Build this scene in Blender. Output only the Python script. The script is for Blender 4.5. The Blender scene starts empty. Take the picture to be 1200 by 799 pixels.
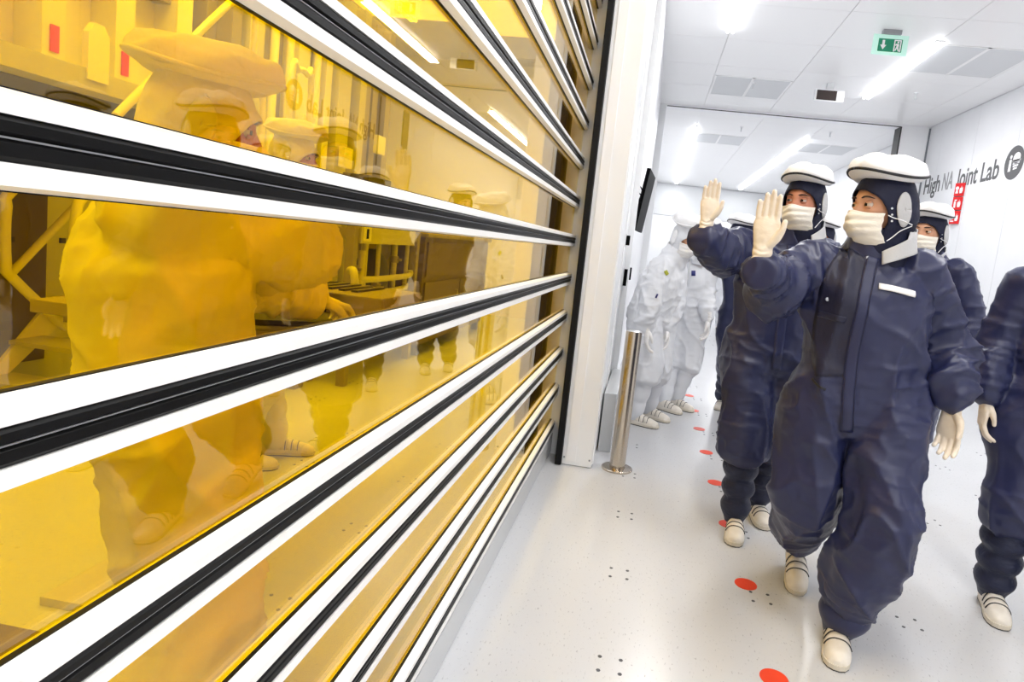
import bpy, bmesh, math, random
import numpy as np
from mathutils import Vector, Matrix
from mathutils.bvhtree import BVHTree

scene = bpy.context.scene
COL = scene.collection
PI = math.pi

# ------------------------------------------------------------------ camera
TH, AL, PT = .1156, .1086, -.1112          # roll, yaw, pitch
F = Vector((-math.sin(AL)*math.cos(PT), math.cos(AL)*math.cos(PT), math.sin(PT)))
R0 = Vector((math.cos(AL), math.sin(AL), 0))
U0 = R0.cross(F)
CR = R0*math.cos(TH) + U0*math.sin(TH)
CU = -R0*math.sin(TH) + U0*math.cos(TH)
cam_d = bpy.data.cameras.new('camera')
cam = bpy.data.objects.new('camera', cam_d)
COL.objects.link(cam)
cam.matrix_world = Matrix(((CR.x, CU.x, -F.x, 0), (CR.y, CU.y, -F.y, 0), (CR.z, CU.z, -F.z, 1.34), (0, 0, 0, 1)))
cam_d.sensor_width = 36
cam_d.lens = 736.44/1200*36
cam_d.shift_x = -.0614
cam_d.shift_y = -.0242
cam_d.clip_start = .02
cam_d.clip_end = 100
scene.camera = cam

# ------------------------------------------------------------------ world, exposure
world = bpy.data.worlds.new('world')
scene.world = world
world.use_nodes = True
world.node_tree.nodes['Background'].inputs[0].default_value = (.9, .95, 1, 1)
world.node_tree.nodes['Background'].inputs[1].default_value = .3
vs = scene.view_settings
vs.view_transform = 'Standard'
vs.look = 'None'
vs.gamma = 1
vs.exposure = 0.0
scene.cycles.max_bounces = 12
scene.cycles.diffuse_bounces = 5
scene.cycles.transparent_max_bounces = 24
LAMP_W = 59.0        # watts of one corridor light strip
AMBER_W = 68.0       # watts of one light strip of the room behind the glass

# ------------------------------------------------------------------ materials
def rgb(c):
    """sRGB 0-255 -> linear"""
    return tuple(((v/255)/12.92 if v/255 <= .04045 else ((v/255+.055)/1.055)**2.4) for v in c) + (1,)

def mat(name, col, rough=.5, metal=0., spec=.5, noise=None, bump=None, emit=None, coat=0., sheen=0., aniso=None):
    m = bpy.data.materials.new(name)
    m.use_nodes = True
    nt = m.node_tree
    b = nt.nodes['Principled BSDF']
    c = rgb(col)
    b.inputs['Base Color'].default_value = c
    b.inputs['Roughness'].default_value = rough
    b.inputs['Metallic'].default_value = metal
    b.inputs['Specular IOR Level'].default_value = spec
    b.inputs['Coat Weight'].default_value = coat
    b.inputs['Sheen Weight'].default_value = sheen
    tc = nt.nodes.new('ShaderNodeTexCoord')
    if noise:                                   # (scale, second colour, low, high)
        n = nt.nodes.new('ShaderNodeTexNoise')
        n.inputs['Scale'].default_value = noise[0]
        n.inputs['Detail'].default_value = 4
        nt.links.new(tc.outputs['Object'], n.inputs['Vector'])
        r = nt.nodes.new('ShaderNodeValToRGB')
        r.color_ramp.elements[0].position = noise[2]
        r.color_ramp.elements[1].position = noise[3]
        r.color_ramp.elements[0].color = rgb(noise[1])
        r.color_ramp.elements[1].color = c
        nt.links.new(n.outputs['Fac'], r.inputs['Fac'])
        nt.links.new(r.outputs['Color'], b.inputs['Base Color'])
    if bump:                                    # list of (kind, scale, distance, stretch)
        prev = None
        for kind, sc, dist, st in bump:
            mp = nt.nodes.new('ShaderNodeMapping')
            mp.inputs['Scale'].default_value = st
            nt.links.new(tc.outputs['Object'], mp.inputs['Vector'])
            if kind == 'noise':
                t = nt.nodes.new('ShaderNodeTexNoise'); t.inputs['Detail'].default_value = 3
                t.inputs['Distortion'].default_value = .6
                out = t.outputs['Fac']
            else:                               # 'fold': sharp ridges of crumpled nylon
                t = nt.nodes.new('ShaderNodeTexNoise'); t.noise_type = 'RIDGED_MULTIFRACTAL'
                t.inputs['Detail'].default_value = 2; t.inputs['Roughness'].default_value = .35
                t.inputs['Distortion'].default_value = .9
                out = t.outputs['Fac']
            t.inputs['Scale'].default_value = sc
            nt.links.new(mp.outputs['Vector'], t.inputs['Vector'])
            bp = nt.nodes.new('ShaderNodeBump')
            bp.inputs['Distance'].default_value = dist
            bp.inputs['Strength'].default_value = 1
            nt.links.new(out, bp.inputs['Height'])
            if prev: nt.links.new(prev.outputs['Normal'], bp.inputs['Normal'])
            prev = bp
        nt.links.new(prev.outputs['Normal'], b.inputs['Normal'])
    if emit:
        b.inputs['Emission Color'].default_value = rgb(emit[0])
        b.inputs['Emission Strength'].default_value = emit[1]
    return m

ONE = (1, 1, 1)
M = {}
M['white_wall'] = mat('white_wall', (230, 231, 234), .35, noise=(3, (226, 227, 230), .3, .7))
M['white_panel'] = mat('white_panel', (240, 241, 243), .3)
M['ceiling'] = mat('ceiling', (243, 243, 243), .28)
M['vent_grey'] = mat('vent_grey', (216, 218, 220), .5)
M['joint'] = mat('joint', (120, 124, 130), .6)
M['dark_line'] = mat('dark_line', (30, 30, 32), .5)
M['aluminium'] = mat('aluminium', (242, 242, 244), .32, 0., .5)
M['rail_white'] = mat('rail_white', (246, 245, 243), .3)
M['gasket'] = mat('gasket', (9, 9, 10), .42, spec=.16)
M['black_rubber'] = mat('black_rubber', (14, 14, 15), .5, spec=.2)
M['bare_metal'] = mat('bare_metal', (190, 190, 192), .3, 1.)
M['steel'] = mat('steel', (200, 190, 176), .22, 1., bump=[('noise', 60, .0004, (1, 1, .03))])
M['grey_panel'] = mat('grey_panel', (196, 198, 200), .25)
M['seal_brown'] = mat('seal_brown', (60, 48, 34), .5)
M['navy'] = mat('navy', (35, 40, 76), .40, spec=.48, bump=[('fold', 4.2, .009, (1, 1, .5)), ('fold', 10, .0024, (1, .8, .6))])
M['navy_dark'] = mat('navy_dark', (32, 33, 56), .45, spec=.4, bump=[('noise', 20, .004, (1, 1, .6))])
M['navy_hood'] = mat('navy_hood', (28, 31, 54), .6, spec=.25, bump=[('noise', 30, .003, ONE)])
M['quilt'] = mat('quilt', (32, 37, 62), .48, spec=.35, bump=[('noise', 18, .008, (1, 1, 2))])
M['white_suit'] = mat('white_suit', (224, 226, 231), .6, spec=.3, bump=[('fold', 4.5, .010, (1, 1, .5)), ('fold', 11, .002, (1, .8, .6))])
M['inner_suit'] = mat('inner_suit', (228, 226, 216), .7, spec=.25, bump=[('fold', 3.4, .009, (1, 1, .5)), ('fold', 9, .002, (1, .8, .6))])
M['inner_hood'] = mat('inner_hood', (228, 222, 206), .7, spec=.2, bump=[('noise', 28, .004, ONE)])
M['white_cloth'] = mat('white_cloth', (236, 236, 238), .65, bump=[('noise', 22, .006, ONE)])
M['mesh_panel'] = mat('mesh_panel', (190, 190, 192), .7, bump=[('noise', 160, .001, ONE)])
M['piping'] = mat('piping', (22, 22, 28), .5)
M['mask'] = mat('mask', (240, 234, 223), .8, spec=.2, bump=[('noise', 18, .006, (1, 1, 2.5))])
M['glove'] = mat('glove', (240, 228, 210), .5, spec=.4, noise=(26, (234, 219, 199), .3, .7), bump=[('noise', 34, .0012, (1, 1, 2))])
M['glove_white'] = mat('glove_white', (236, 234, 232), .5, spec=.4, bump=[('noise', 40, .001, (1, 1, 2))])
M['skin'] = mat('skin', (222, 172, 142), .5, spec=.35, noise=(30, (210, 154, 124), .3, .7))
M['skin_red'] = mat('skin_red', (216, 152, 124), .5, spec=.35, noise=(30, (200, 132, 106), .3, .7))
M['skin_deep'] = mat('skin_deep', (176, 104, 70), .5, spec=.3)
M['brow'] = mat('brow', (52, 38, 32), .7)
M['eye_white'] = mat('eye_white', (206, 194, 184), .3)
M['iris'] = mat('iris', (34, 22, 18), .2)
M['shoe'] = mat('shoe', (238, 232, 222), .45, noise=(20, (226, 218, 206), .35, .7))
M['sole'] = mat('sole', (214, 206, 190), .6)
M['sole_dark'] = mat('sole_dark', (52, 50, 50), .6)
M['strap_line'] = mat('strap_line', (40, 40, 42), .6)
M['tag_white'] = mat('tag_white', (240, 240, 242), .5)
M['badge_blue'] = mat('badge_blue', (34, 40, 110), .5)
M['badge_lime'] = mat('badge_lime', (176, 178, 40), .5)
M['red_dot'] = mat('red_dot', (232, 74, 44), .4)
M['sign_red'] = mat('sign_red', (222, 30, 34), .4)
M['sign_green'] = mat('sign_green', (22, 140, 104), .4)
M['sign_frost'] = mat('sign_frost', (196, 236, 222), .4, emit=((190, 240, 222), .25))
M['lettering'] = mat('lettering', (84, 84, 86), .5)
M['lettering_pale'] = mat('lettering_pale', (150, 150, 152), .5)
M['grille'] = mat('grille', (226, 227, 229), .5)
M['grille_dark'] = mat('grille_dark', (88, 90, 94), .6)
M['screw'] = mat('screw', (74, 75, 80), .5)
M['screen_dark'] = mat('screen_dark', (52, 40, 38), .25)
M['screen_black'] = mat('screen_black', (5, 5, 6), .5, spec=.05)
M['plastic_grey'] = mat('plastic_grey', (150, 152, 156), .45)
M['machine'] = mat('machine', (206, 202, 188), .5, noise=(2, (196, 190, 176), .3, .7))
M['machine_white'] = mat('machine_white', (232, 228, 214), .5)
M['machine_mid'] = mat('machine_mid', (150, 140, 118), .5)
M['machine_dark'] = mat('machine_dark', (74, 66, 54), .5)
M['machine_brown'] = mat('machine_brown', (112, 96, 70), .5)
M['tube_bright'] = mat('tube_bright', (244, 238, 210), .35)
M['label_red'] = mat('label_red', (225, 40, 40), .5)
M['lamp'] = mat('lamp', (255, 255, 255), .5, emit=((250, 252, 255), 9.0))
M['lamp_amber'] = mat('lamp_amber', (255, 250, 235), .5, emit=((255, 248, 230), .9))

# floor: seamless grey-white vinyl with fine dark speckle
m = mat('vinyl_floor', (203, 204, 207), .24, spec=.42)
nt = m.node_tree; b = nt.nodes['Principled BSDF']
tc = [n for n in nt.nodes if n.type == 'TEX_COORD'][0]
n1 = nt.nodes.new('ShaderNodeTexNoise'); n1.inputs['Scale'].default_value = 90; n1.inputs['Detail'].default_value = 3
n2 = nt.nodes.new('ShaderNodeTexNoise'); n2.inputs['Scale'].default_value = 1.3; n2.inputs['Detail'].default_value = 3
mp = nt.nodes.new('ShaderNodeMapping'); mp.inputs['Scale'].default_value = (1.5, .55, 1)
nt.links.new(tc.outputs['Object'], mp.inputs['Vector'])
nt.links.new(mp.outputs['Vector'], n1.inputs['Vector']); nt.links.new(tc.outputs['Object'], n2.inputs['Vector'])
r1 = nt.nodes.new('ShaderNodeValToRGB')
r1.color_ramp.elements[0].position = .27; r1.color_ramp.elements[1].position = .37
r1.color_ramp.elements[0].color = rgb((168, 169, 173)); r1.color_ramp.elements[1].color = rgb((206, 207, 210))
nt.links.new(n1.outputs['Fac'], r1.inputs['Fac'])
r2 = nt.nodes.new('ShaderNodeValToRGB')
r2.color_ramp.elements[0].position = .3; r2.color_ramp.elements[1].position = .7
r2.color_ramp.elements[0].color = (.95, .95, .95, 1); r2.color_ramp.elements[1].color = (1, 1, 1, 1)
nt.links.new(n2.outputs['Fac'], r2.inputs['Fac'])
mx = nt.nodes.new('ShaderNodeMix'); mx.data_type = 'RGBA'; mx.blend_type = 'MULTIPLY'; mx.inputs[0].default_value = 1
nt.links.new(r1.outputs['Color'], mx.inputs[6]); nt.links.new(r2.outputs['Color'], mx.inputs[7])
nt.links.new(mx.outputs[2], b.inputs['Base Color'])
M['floor'] = m

# amber glass: tinted transparency under a Fresnel gloss, the same from both sides of the pane
m = bpy.data.materials.new('amber_glass'); m.use_nodes = True
nt = m.node_tree; nt.nodes.clear()
out = nt.nodes.new('ShaderNodeOutputMaterial')
tr = nt.nodes.new('ShaderNodeBsdfTransparent'); tr.inputs[0].default_value = (.985, .785, .03, 1)
gl = nt.nodes.new('ShaderNodeBsdfGlossy'); gl.inputs['Color'].default_value = (1, .985, .95, 1); gl.inputs['Roughness'].default_value = .0
geo = nt.nodes.new('ShaderNodeNewGeometry')
ior = nt.nodes.new('ShaderNodeMapRange')
ior.inputs['To Min'].default_value = 1.62; ior.inputs['To Max'].default_value = 1/1.62
nt.links.new(geo.outputs['Backfacing'], ior.inputs['Value'])
fr = nt.nodes.new('ShaderNodeFresnel'); nt.links.new(ior.outputs['Result'], fr.inputs['IOR'])
mixs = nt.nodes.new('ShaderNodeMixShader')
nt.links.new(fr.outputs[0], mixs.inputs[0]); nt.links.new(tr.outputs[0], mixs.inputs[1]); nt.links.new(gl.outputs[0], mixs.inputs[2])
nt.links.new(mixs.outputs[0], out.inputs['Surface'])
M['amber_glass'] = m

# ------------------------------------------------------------------ mesh helpers
def link(name, me, parent=None, loc=(0, 0, 0)):
    o = bpy.data.objects.new(name, me)
    COL.objects.link(o)
    o.parent = parent
    o.location = loc
    return o

def mesh(name, V, Fc, material=None, smooth=False):
    me = bpy.data.meshes.new(name)
    me.from_pydata([tuple(map(float, v)) for v in V], [], [tuple(map(int, f)) for f in Fc])
    if material: me.materials.append(M[material] if isinstance(material, str) else material)
    if smooth: me.polygons.foreach_set('use_smooth', [True]*len(me.polygons))
    me.update()
    return me

def tag(o, label=None, cat=None, group=None, kind=None):
    if label: o['label'] = label
    if cat: o['category'] = cat
    if group: o['group'] = group
    if kind: o['kind'] = kind
    return o

def empty(name, loc, label=None, cat=None, group=None, kind=None, rz=0):
    o = bpy.data.objects.new(name, None)
    COL.objects.link(o); o.location = loc; o.rotation_euler = (0, 0, rz)
    o.empty_display_size = .1
    return tag(o, label, cat, group, kind)

class MB:
    """collects simple solids, then links them as one mesh object"""
    def __init__(s): s.v = []; s.f = []
    def add(s, V, Fc):
        n = len(s.v); s.v += [tuple(v) for v in V]; s.f += [tuple(i+n for i in f) for f in Fc]; return s
    def box(s, a, b, bev=0):
        x0, y0, z0 = a; x1, y1, z1 = b
        if bev <= 0:
            V = [(x, y, z) for z in (z0, z1) for y in (y0, y1) for x in (x0, x1)]
            return s.add(V, [(0, 2, 3, 1), (4, 5, 7, 6), (0, 1, 5, 4), (2, 6, 7, 3), (0, 4, 6, 2), (1, 3, 7, 5)])
        bm = bmesh.new(); bmesh.ops.create_cube(bm, size=1)
        for v in bm.verts:
            v.co = Vector(((x0+x1)/2+v.co.x*(x1-x0), (y0+y1)/2+v.co.y*(y1-y0), (z0+z1)/2+v.co.z*(z1-z0)))
        bmesh.ops.bevel(bm, geom=bm.edges[:], offset=bev, segments=2, affect='EDGES', profile=.7)
        bm.verts.index_update()
        s.add([v.co[:] for v in bm.verts], [[v.index for v in f.verts] for f in bm.faces]); bm.free()
        return s
    def tube(s, pts, rad, seg=12, sub=1):
        V, Fc = tube(pts, rad, seg, sub); return s.add(V, Fc)
    def prism(s, prof, axis, a, b):
        """profile of 2D points extruded along axis (0,1,2) from a to b"""
        n = len(prof); V = []
        for t in (a, b):
            for p, q in prof:
                V.append({0: (t, p, q), 1: (p, t, q), 2: (p, q, t)}[axis])
        Fc = [(i, (i+1) % n, n+(i+1) % n, n+i) for i in range(n)] + [tuple(range(n))[::-1], tuple(range(n, 2*n))]
        return s.add(V, Fc)
    def mesh(s, name, material, smooth=False):
        me = mesh(name, s.v, s.f, material)
        bm = bmesh.new(); bm.from_mesh(me); bmesh.ops.recalc_face_normals(bm, faces=bm.faces[:]); bm.to_mesh(me); bm.free()
        if smooth:
            me.polygons.foreach_set('use_smooth', [True]*len(me.polygons))
            me.set_sharp_from_angle(angle=math.radians(42))
        return me
    def build(s, name, material, parent=None, smooth=False, loc=(0, 0, 0)):
        return link(name, s.mesh(name, material, smooth), parent, loc)

def catmull(P, sub):
    P = np.array(P, float)
    if sub <= 1 or len(P) < 3: return P
    Q = np.vstack([2*P[0]-P[1], P, 2*P[-1]-P[-2]]); out = []
    for i in range(1, len(Q)-2):
        p0, p1, p2, p3 = Q[i-1:i+3]
        for k in range(sub):
            t = k/sub
            out.append(.5*((2*p1)+(-p0+p2)*t+(2*p0-5*p1+4*p2-p3)*t*t+(-p0+3*p1-3*p2+p3)*t**3))
    out.append(P[-1])
    return np.array(out)

def loft(rings):
    n = len(rings[0]); V = np.vstack(rings); Fc = []
    for i in range(len(rings)-1):
        for j in range(n):
            Fc.append((i*n+j, i*n+(j+1) % n, (i+1)*n+(j+1) % n, (i+1)*n+j))
    Fc.append(tuple(range(n))[::-1]); Fc.append(tuple(range((len(rings)-1)*n, len(rings)*n)))
    return V, Fc

def tube(pts, rad, seg=12, sub=1, flat=1.0, round_ends=False):
    if np.isscalar(rad): rad = [rad]*len(pts)
    D = catmull(np.hstack([np.array(pts, float), np.array(rad, float)[:, None]]), sub)
    P, r = D[:, :3], np.maximum(D[:, 3], 1e-4)
    T = np.gradient(P, axis=0); T /= np.linalg.norm(T, axis=1)[:, None]+1e-12
    a = np.array([0, 0, 1.]) if abs(T[0][2]) < .8 else np.array([1., 0, 0])
    u = np.cross(T[0], a); u /= np.linalg.norm(u)
    ang = np.arange(seg)*2*PI/seg; rings = []
    Pl, rl, Tl = list(P), list(r), list(T)
    if round_ends:
        e = [(.0, .35), (.6, .8)]
        Pl = [P[0]-T[0]*r[0]*.9, P[0]-T[0]*r[0]*.55]+Pl+[P[-1]+T[-1]*r[-1]*.55, P[-1]+T[-1]*r[-1]*.9]
        rl = [r[0]*.35, r[0]*.8]+rl+[r[-1]*.8, r[-1]*.35]
        Tl = [T[0]]*2+Tl+[T[-1]]*2
    for p, q, t in zip(Pl, rl, Tl):
        u = u-t*(u@t); u /= np.linalg.norm(u); v = np.cross(t, u)
        rings.append(p+q*(np.cos(ang)[:, None]*u+np.sin(ang)[:, None]*v*flat))
    return loft(rings)

# numpy value noise
def _h(i, j, k, s):
    n = (i*374761393+j*668265263+k*2147483647+s*974634777) & 0xffffffff
    n = ((n ^ (n >> 13))*1274126177) & 0xffffffff
    return ((n ^ (n >> 16)) & 0xffff)/32767.5-1
def vn(P, s=0):
    P = np.asarray(P, float); I = np.floor(P).astype(np.int64); f = P-I; f = f*f*(3-2*f)
    i, j, k = I.T; x, y, z = f.T
    c = lambda a, b_, d: _h(i+a, j+b_, k+d, s)
    return ((c(0,0,0)*(1-x)+c(1,0,0)*x)*(1-y)+(c(0,1,0)*(1-x)+c(1,1,0)*x)*y)*(1-z) + \
           ((c(0,0,1)*(1-x)+c(1,0,1)*x)*(1-y)+(c(0,1,1)*(1-x)+c(1,1,1)*x)*y)*z

def getv(me):
    a = np.empty(len(me.vertices)*3); me.vertices.foreach_get('co', a); return a.reshape(-1, 3)
def getn(me):
    a = np.empty(len(me.vertices)*3); me.vertices.foreach_get('normal', a); return a.reshape(-1, 3)
def setv(me, V):
    me.vertices.foreach_set('co', np.ascontiguousarray(V, float).ravel()); me.update()

def fuse(name, solids, voxel, smooth, material):
    """union of closed solids as one continuous surface"""
    V, Fc = [], []
    for v, f in solids:
        n = len(V); V += [tuple(p) for p in v]; Fc += [tuple(i+n for i in q) for q in f]
    me = mesh(name+'_raw', V, Fc)
    bm = bmesh.new(); bm.from_mesh(me); bmesh.ops.recalc_face_normals(bm, faces=bm.faces[:]); bm.to_mesh(me); bm.free()
    o = link(name+'_raw', me)
    r = o.modifiers.new('r', 'REMESH'); r.mode = 'VOXEL'; r.voxel_size = voxel
    if smooth:
        s = o.modifiers.new('s', 'SMOOTH'); s.factor = .5; s.iterations = smooth
    dg = bpy.context.evaluated_depsgraph_get(); dg.update()
    res = bpy.data.meshes.new_from_object(o.evaluated_get(dg)); res.name = name
    bpy.data.objects.remove(o); bpy.data.meshes.remove(me)
    res.materials.clear(); res.materials.append(M[material])
    res.polygons.foreach_set('use_smooth', [True]*len(res.polygons))
    return res

# ================================================================== STRUCTURE
# ---- floor
floor = MB().box((-7, -4, -.12), (8, 27, 0)).build('floor', 'floor'); tag(floor, kind='structure')
sc_ = MB()
for i in range(-6, 8):
    for j in range(1, 24):
        x, y = .035+.585*i, .14+.597*j
        if not (-4 < x < 4.5): continue
        for dx in (-.035, .035):
            for dy in (-.035, .035):
                a = np.arange(6)*PI/3
                top = [(x+dx+.0075*math.cos(t), y+dy+.0075*math.sin(t), .0012) for t in a]
                bot = [(p[0], p[1], -.002) for p in top]
                sc_.add(top+bot, [tuple(range(6))]+[(k, k+6, (k+1) % 6+6, (k+1) % 6) for k in range(6)])
s_ = sc_.build('screw_heads', 'screw', floor); s_['kind'] = 'stuff'

# ---- red floor markers
dot_me = MB().tube([(0, 0, .0002), (0, 0, .0022)], .047, 28).mesh('floor_dot', 'red_dot')
for k in range(14):
    o = link('floor_dot', dot_me, None, (.578-.0045*k, 2.02+.6*k, 0))
    tag(o, 'round orange-red floor marker, '+('nearest to the viewer', 'second', 'third', 'fourth', 'fifth', 'sixth', 'seventh', 'eighth', 'ninth', 'tenth', 'eleventh', 'twelfth', 'thirteenth', 'farthest')[k]+
        (' of the row down the corridor' if k in (0, 13) else ' of the row counted from the viewer'), 'floor marker', 'orange-red floor markers in a row')

# ---- ceiling of panels
XJ = [-.58, .6, 1.78, 2.96, 4.14, 4.62]
YJ = [-4+1.13*i for i in range(28)]
ceil = MB().box((-.6, -4, 4.165), (4.9, 27, 4.3)).build('ceiling', 'ceiling'); tag(ceil, kind='structure')
cp = {}
for i in range(len(XJ)-1):
    w = XJ[i+1]-XJ[i]
    for j in range(len(YJ)-1):
        if YJ[j] < 2 and i % 1: continue
        k = round(w, 2)
        if k not in cp: cp[k] = MB().box((-w/2+.0028, -.5625, 0), (w/2-.0028, .5625, .03)).mesh('ceiling_panel', 'ceiling')
        link('ceiling_panel', cp[k], ceil, ((XJ[i]+XJ[i+1])/2, (YJ[j]+YJ[j+1])/2, 4.146))
ir = MB().box((-7, -4, 4.15), (-.6, 27, 4.3)).build('ceiling', 'machine'); tag(ir, kind='structure')

# ---- walls
wr = MB().box((4.65, -4, 0), (4.8, 27, 4.16)).build('wall_right', 'joint'); tag(wr, kind='structure')
pm = MB().box((-.04, -.597, .1), (0, .597, 4.146), .003).mesh('wall_panel', 'white_wall')
for j in range(26):
    if j == 10: continue
    link('wall_panel', pm, wr, (4.664, -3.4+1.2*j, 0))
MB().box((-.04, -.597, .1), (0, .597, 4.146), .003).build('wall_panel', 'white_wall', wr, loc=(4.664, 8.6, 0))
bs = MB().prism([(4.664, 0), (4.612, 0), (4.612, .09), (4.624, .1), (4.664, .1)], 1, -4, 27).build('baseboard_right', 'vent_grey'); tag(bs, kind='structure')
wb = MB().box((-7, -4.1, 0), (4.8, -4, 4.16)).build('wall_back', 'white_wall'); tag(wb, kind='structure')
wf = MB().box((-.6, 25.1, 0), (4.8, 25.25, 4.16)).build('wall_front', 'white_wall'); tag(wf, kind='structure')
for j in range(4):
    MB().box((-.55+1.3*j, 25.06, .1), (.735+1.3*j, 25.1, 2.9), .004).build('wall_panel', 'white_panel', wf)
MB().box((-.55, 25.05, 2.92), (4.62, 25.1, 4.1), .004).build('wall_panel', 'vent_grey', wf)

# left wall beyond the shutter
wl = MB().box((-.6, 3.9, 0), (-.22, 25.1, 4.16)).build('wall_left', 'white_panel'); tag(wl, kind='structure')
for a, b_ in ((5.02, 5.9), (5.91, 7.1), (7.11, 8.3), (8.31, 9.5), (9.51, 10.7), (10.71, 12.1), (12.5, 14), (14.01, 16), (16.01, 18), (18.01, 20), (20.01, 22), (22.01, 25.05)):
    MB().box((-.24, a, .02), (-.19, b_, 4.146), .003).build('wall_panel', 'white_wall', wl)
# jamb column that carries the shutter guide
j1 = MB()
j1.box((-.385, 3.73, .004), (-.2, 4.98, 4.146), .004)
jo = j1.build('trim_1', 'white_panel'); tag(jo, kind='structure')
MB().box((-.36, 3.722, .03), (-.3, 3.73, 4.1), .002).build('cover_strip', 'aluminium', jo)
MB().box((-.2, 3.76, .02), (-.192, 3.80, 4.1), .002).build('cover_strip', 'aluminium', jo)
MB().box((-.2, 4.4, .02), (-.192, 4.44, 4.1), .002).build('cover_strip', 'aluminium', jo)
ps_ = MB().box((-.24, 4.985, .004), (-.155, 5.10, 4.14), .004).build('trim_7', 'white_panel'); tag(ps_, kind='structure')
for x in (-.372, -.215): MB().tube([(x, 3.731, .05), (x, 3.724, .05)], .006, 8).build('bolt', 'plastic_grey', jo)
# black guide channel
g = MB().box((-.424, 3.70, .004), (-.386, 3.75, 4.146), .003)
g.box((-.62, 4.18, .004), (-.385, 4.21, 4.146), .002)  # dark closing plate added so no light shows past the rail ends
g.box((-.425, 3.75, .004), (-.385, 4.18, 4.146))
go = g.build('trim_2', 'black_rubber'); tag(go, kind='structure')
g2 = MB().box((-.72, 3.80, .004), (-.58, 3.90, 4.146), .003).build('trim_3', 'seal_brown'); tag(g2, kind='structure')

# header and side posts of the opening into the far hall
hd = MB().box((-.2, 12.15, 4.115), (4.624, 12.45, 4.146), .004).build('trim_4', 'white_panel'); tag(hd, kind='structure')
MB().box((-.06, 12.15, 4.108), (4.12, 12.19, 4.116)).build('seal_strip', 'dark_line', hd)
pr = MB().box((4.13, 12.15, 0), (4.624, 12.45, 4.12), .004).build('trim_5', 'white_panel'); tag(pr, kind='structure')
MB().box((4.112, 12.14, 0), (4.135, 12.42, 4.11)).build('seal_strip', 'dark_line', pr)
MB().box((4.60, 12.13, .1), (4.624, 12.15, 4.12)).build('seal_strip', 'joint', pr)
pl = MB().box((-.2, 12.15, 0), (-.07, 12.45, 4.12), .004).build('trim_6', 'white_panel'); tag(pl, kind='structure')

# door leaf at the far right edge of the right wall
dr = MB().box((4.60, 7.2, .0), (4.624, 8.35, 2.25), .004).build('door_2', 'white_panel'); tag(dr, kind='structure')
MB().box((4.585, 8.35, 0), (4.63, 8.43, 2.33), .004).build('door_frame', 'vent_grey', dr)
MB().box((4.585, 7.2, 2.25), (4.63, 8.35, 2.33), .004).build('door_frame', 'vent_grey', dr)
MB().tube([(4.6, 8.25, 1.08), (4.55, 8.25, 1.08), (4.55, 8.12, 1.08)], .011, 8).box((4.592, 8.22, 1.0), (4.602, 8.28, 1.16), .002).build('door_handle', 'dark_line', dr)

# inner room shell
iw = MB().box((-7, 10.5, 0), (-.6, 10.7, 4.15)).build('wall_inner', 'machine_white'); tag(iw, kind='structure')
iw = MB().box((-5.3, -4, 0), (-5.1, 10.5, 4.15)).build('wall_side', 'machine_white'); tag(iw, kind='structure')

# ================================================================== SHUTTER
Z0, SP, HH = 1.3675, .2366, .0397
sh = empty('door_1', (-.476, 0, 0), 'fast shutter door of long amber panes between white rails with black gaskets', 'door', None, 'structure')
YA, YB = -1.2, 4.12
rail = MB()   # profile (x,z), local x: 0 is the front face
rail.prism([(0, -.032), (0, -.0150), (-.012, -.0150), (-.012, .0200), (0, .0200), (0, .0345), (-.020, .0405), (-.029, .0405), (-.034, .034),
            (-.050, .026), (-.050, -.026), (-.034, -.028), (-.029, -.036), (-.020, -.036)], 1, YA, YB)
rail_me = rail.mesh('rail', 'rail_white')
gk = MB()
gk.prism([(-.012, .0198), (-.003, .0195), (.0012, .015), (.0008, .007), (-.006, .0038), (-.012, .0038)], 1, YA, YB-.004)
gk.prism([(-.012, .0030), (-.005, .0026), (-.0008, -.0005), (-.001, -.0105), (-.004, -.0145), (-.012, -.0149)], 1, YA, YB-.004)
gk_me = gk.mesh('gasket', 'gasket')
ln_me = MB().box((-.0075, YA, .0024), (-.0032, YB-.004, .0040)).mesh('gasket_highlight', 'plastic_grey')  # grey strip painted in as the highlight line between the gasket halves
seal_me = MB().box((-.027, YA, .0400), (-.020, YB-.12, .0418)).box((-.027, YA, SP-.0372), (-.020, YB-.12, SP-.0350)).mesh('pane_seal', 'gasket')
pane_me = MB().box((-.031, YA, .0395), (-.027, YB-.12, SP-.0350)).mesh('pane', 'amber_glass')
stile_me = MB().box((-.038, YB-.12, .036), (-.018, YB-.02, SP-.034)).mesh('end_stile', 'rail_white')
cap = MB().box((-.05, YB-.001, -.036), (-.002, YB+.012, .036), .002)
cap.tube([(-.012, YB+.01, .016), (-.012, YB+.03, .016)], .006, 8).tube([(-.012, YB+.01, -.016), (-.012, YB+.03, -.016)], .006, 8)
cap_me = cap.mesh('end_cap', 'aluminium')
for k in range(-5, 12):
    z = Z0+SP*k
    link('rail', rail_me, sh, (0, 0, z))
    link('gasket', gk_me, sh, (0, 0, z))
    link('gasket_highlight', ln_me, sh, (0, 0, z))
    link('pane_seal', seal_me, sh, (0, 0, z))
    link('end_cap', cap_me, sh, (0, 0, z))
    if k < 11:
        link('pane', pane_me, sh, (0, 0, z)); link('end_stile', stile_me, sh, (0, 0, z))
zb = Z0-5*SP
MB().box((-.05, YA, .012), (-.004, YB, zb-.046), .004).build('bottom_panel', 'grey_panel', sh)
MB().box((-.045, YA, zb-.047), (-.008, YB, zb-.038)).build('bottom_gasket', 'gasket', sh)
MB().box((-.045, YA, 0.001), (-.008, YB, .013)).build('floor_seal', 'vent_grey', sh)

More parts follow.
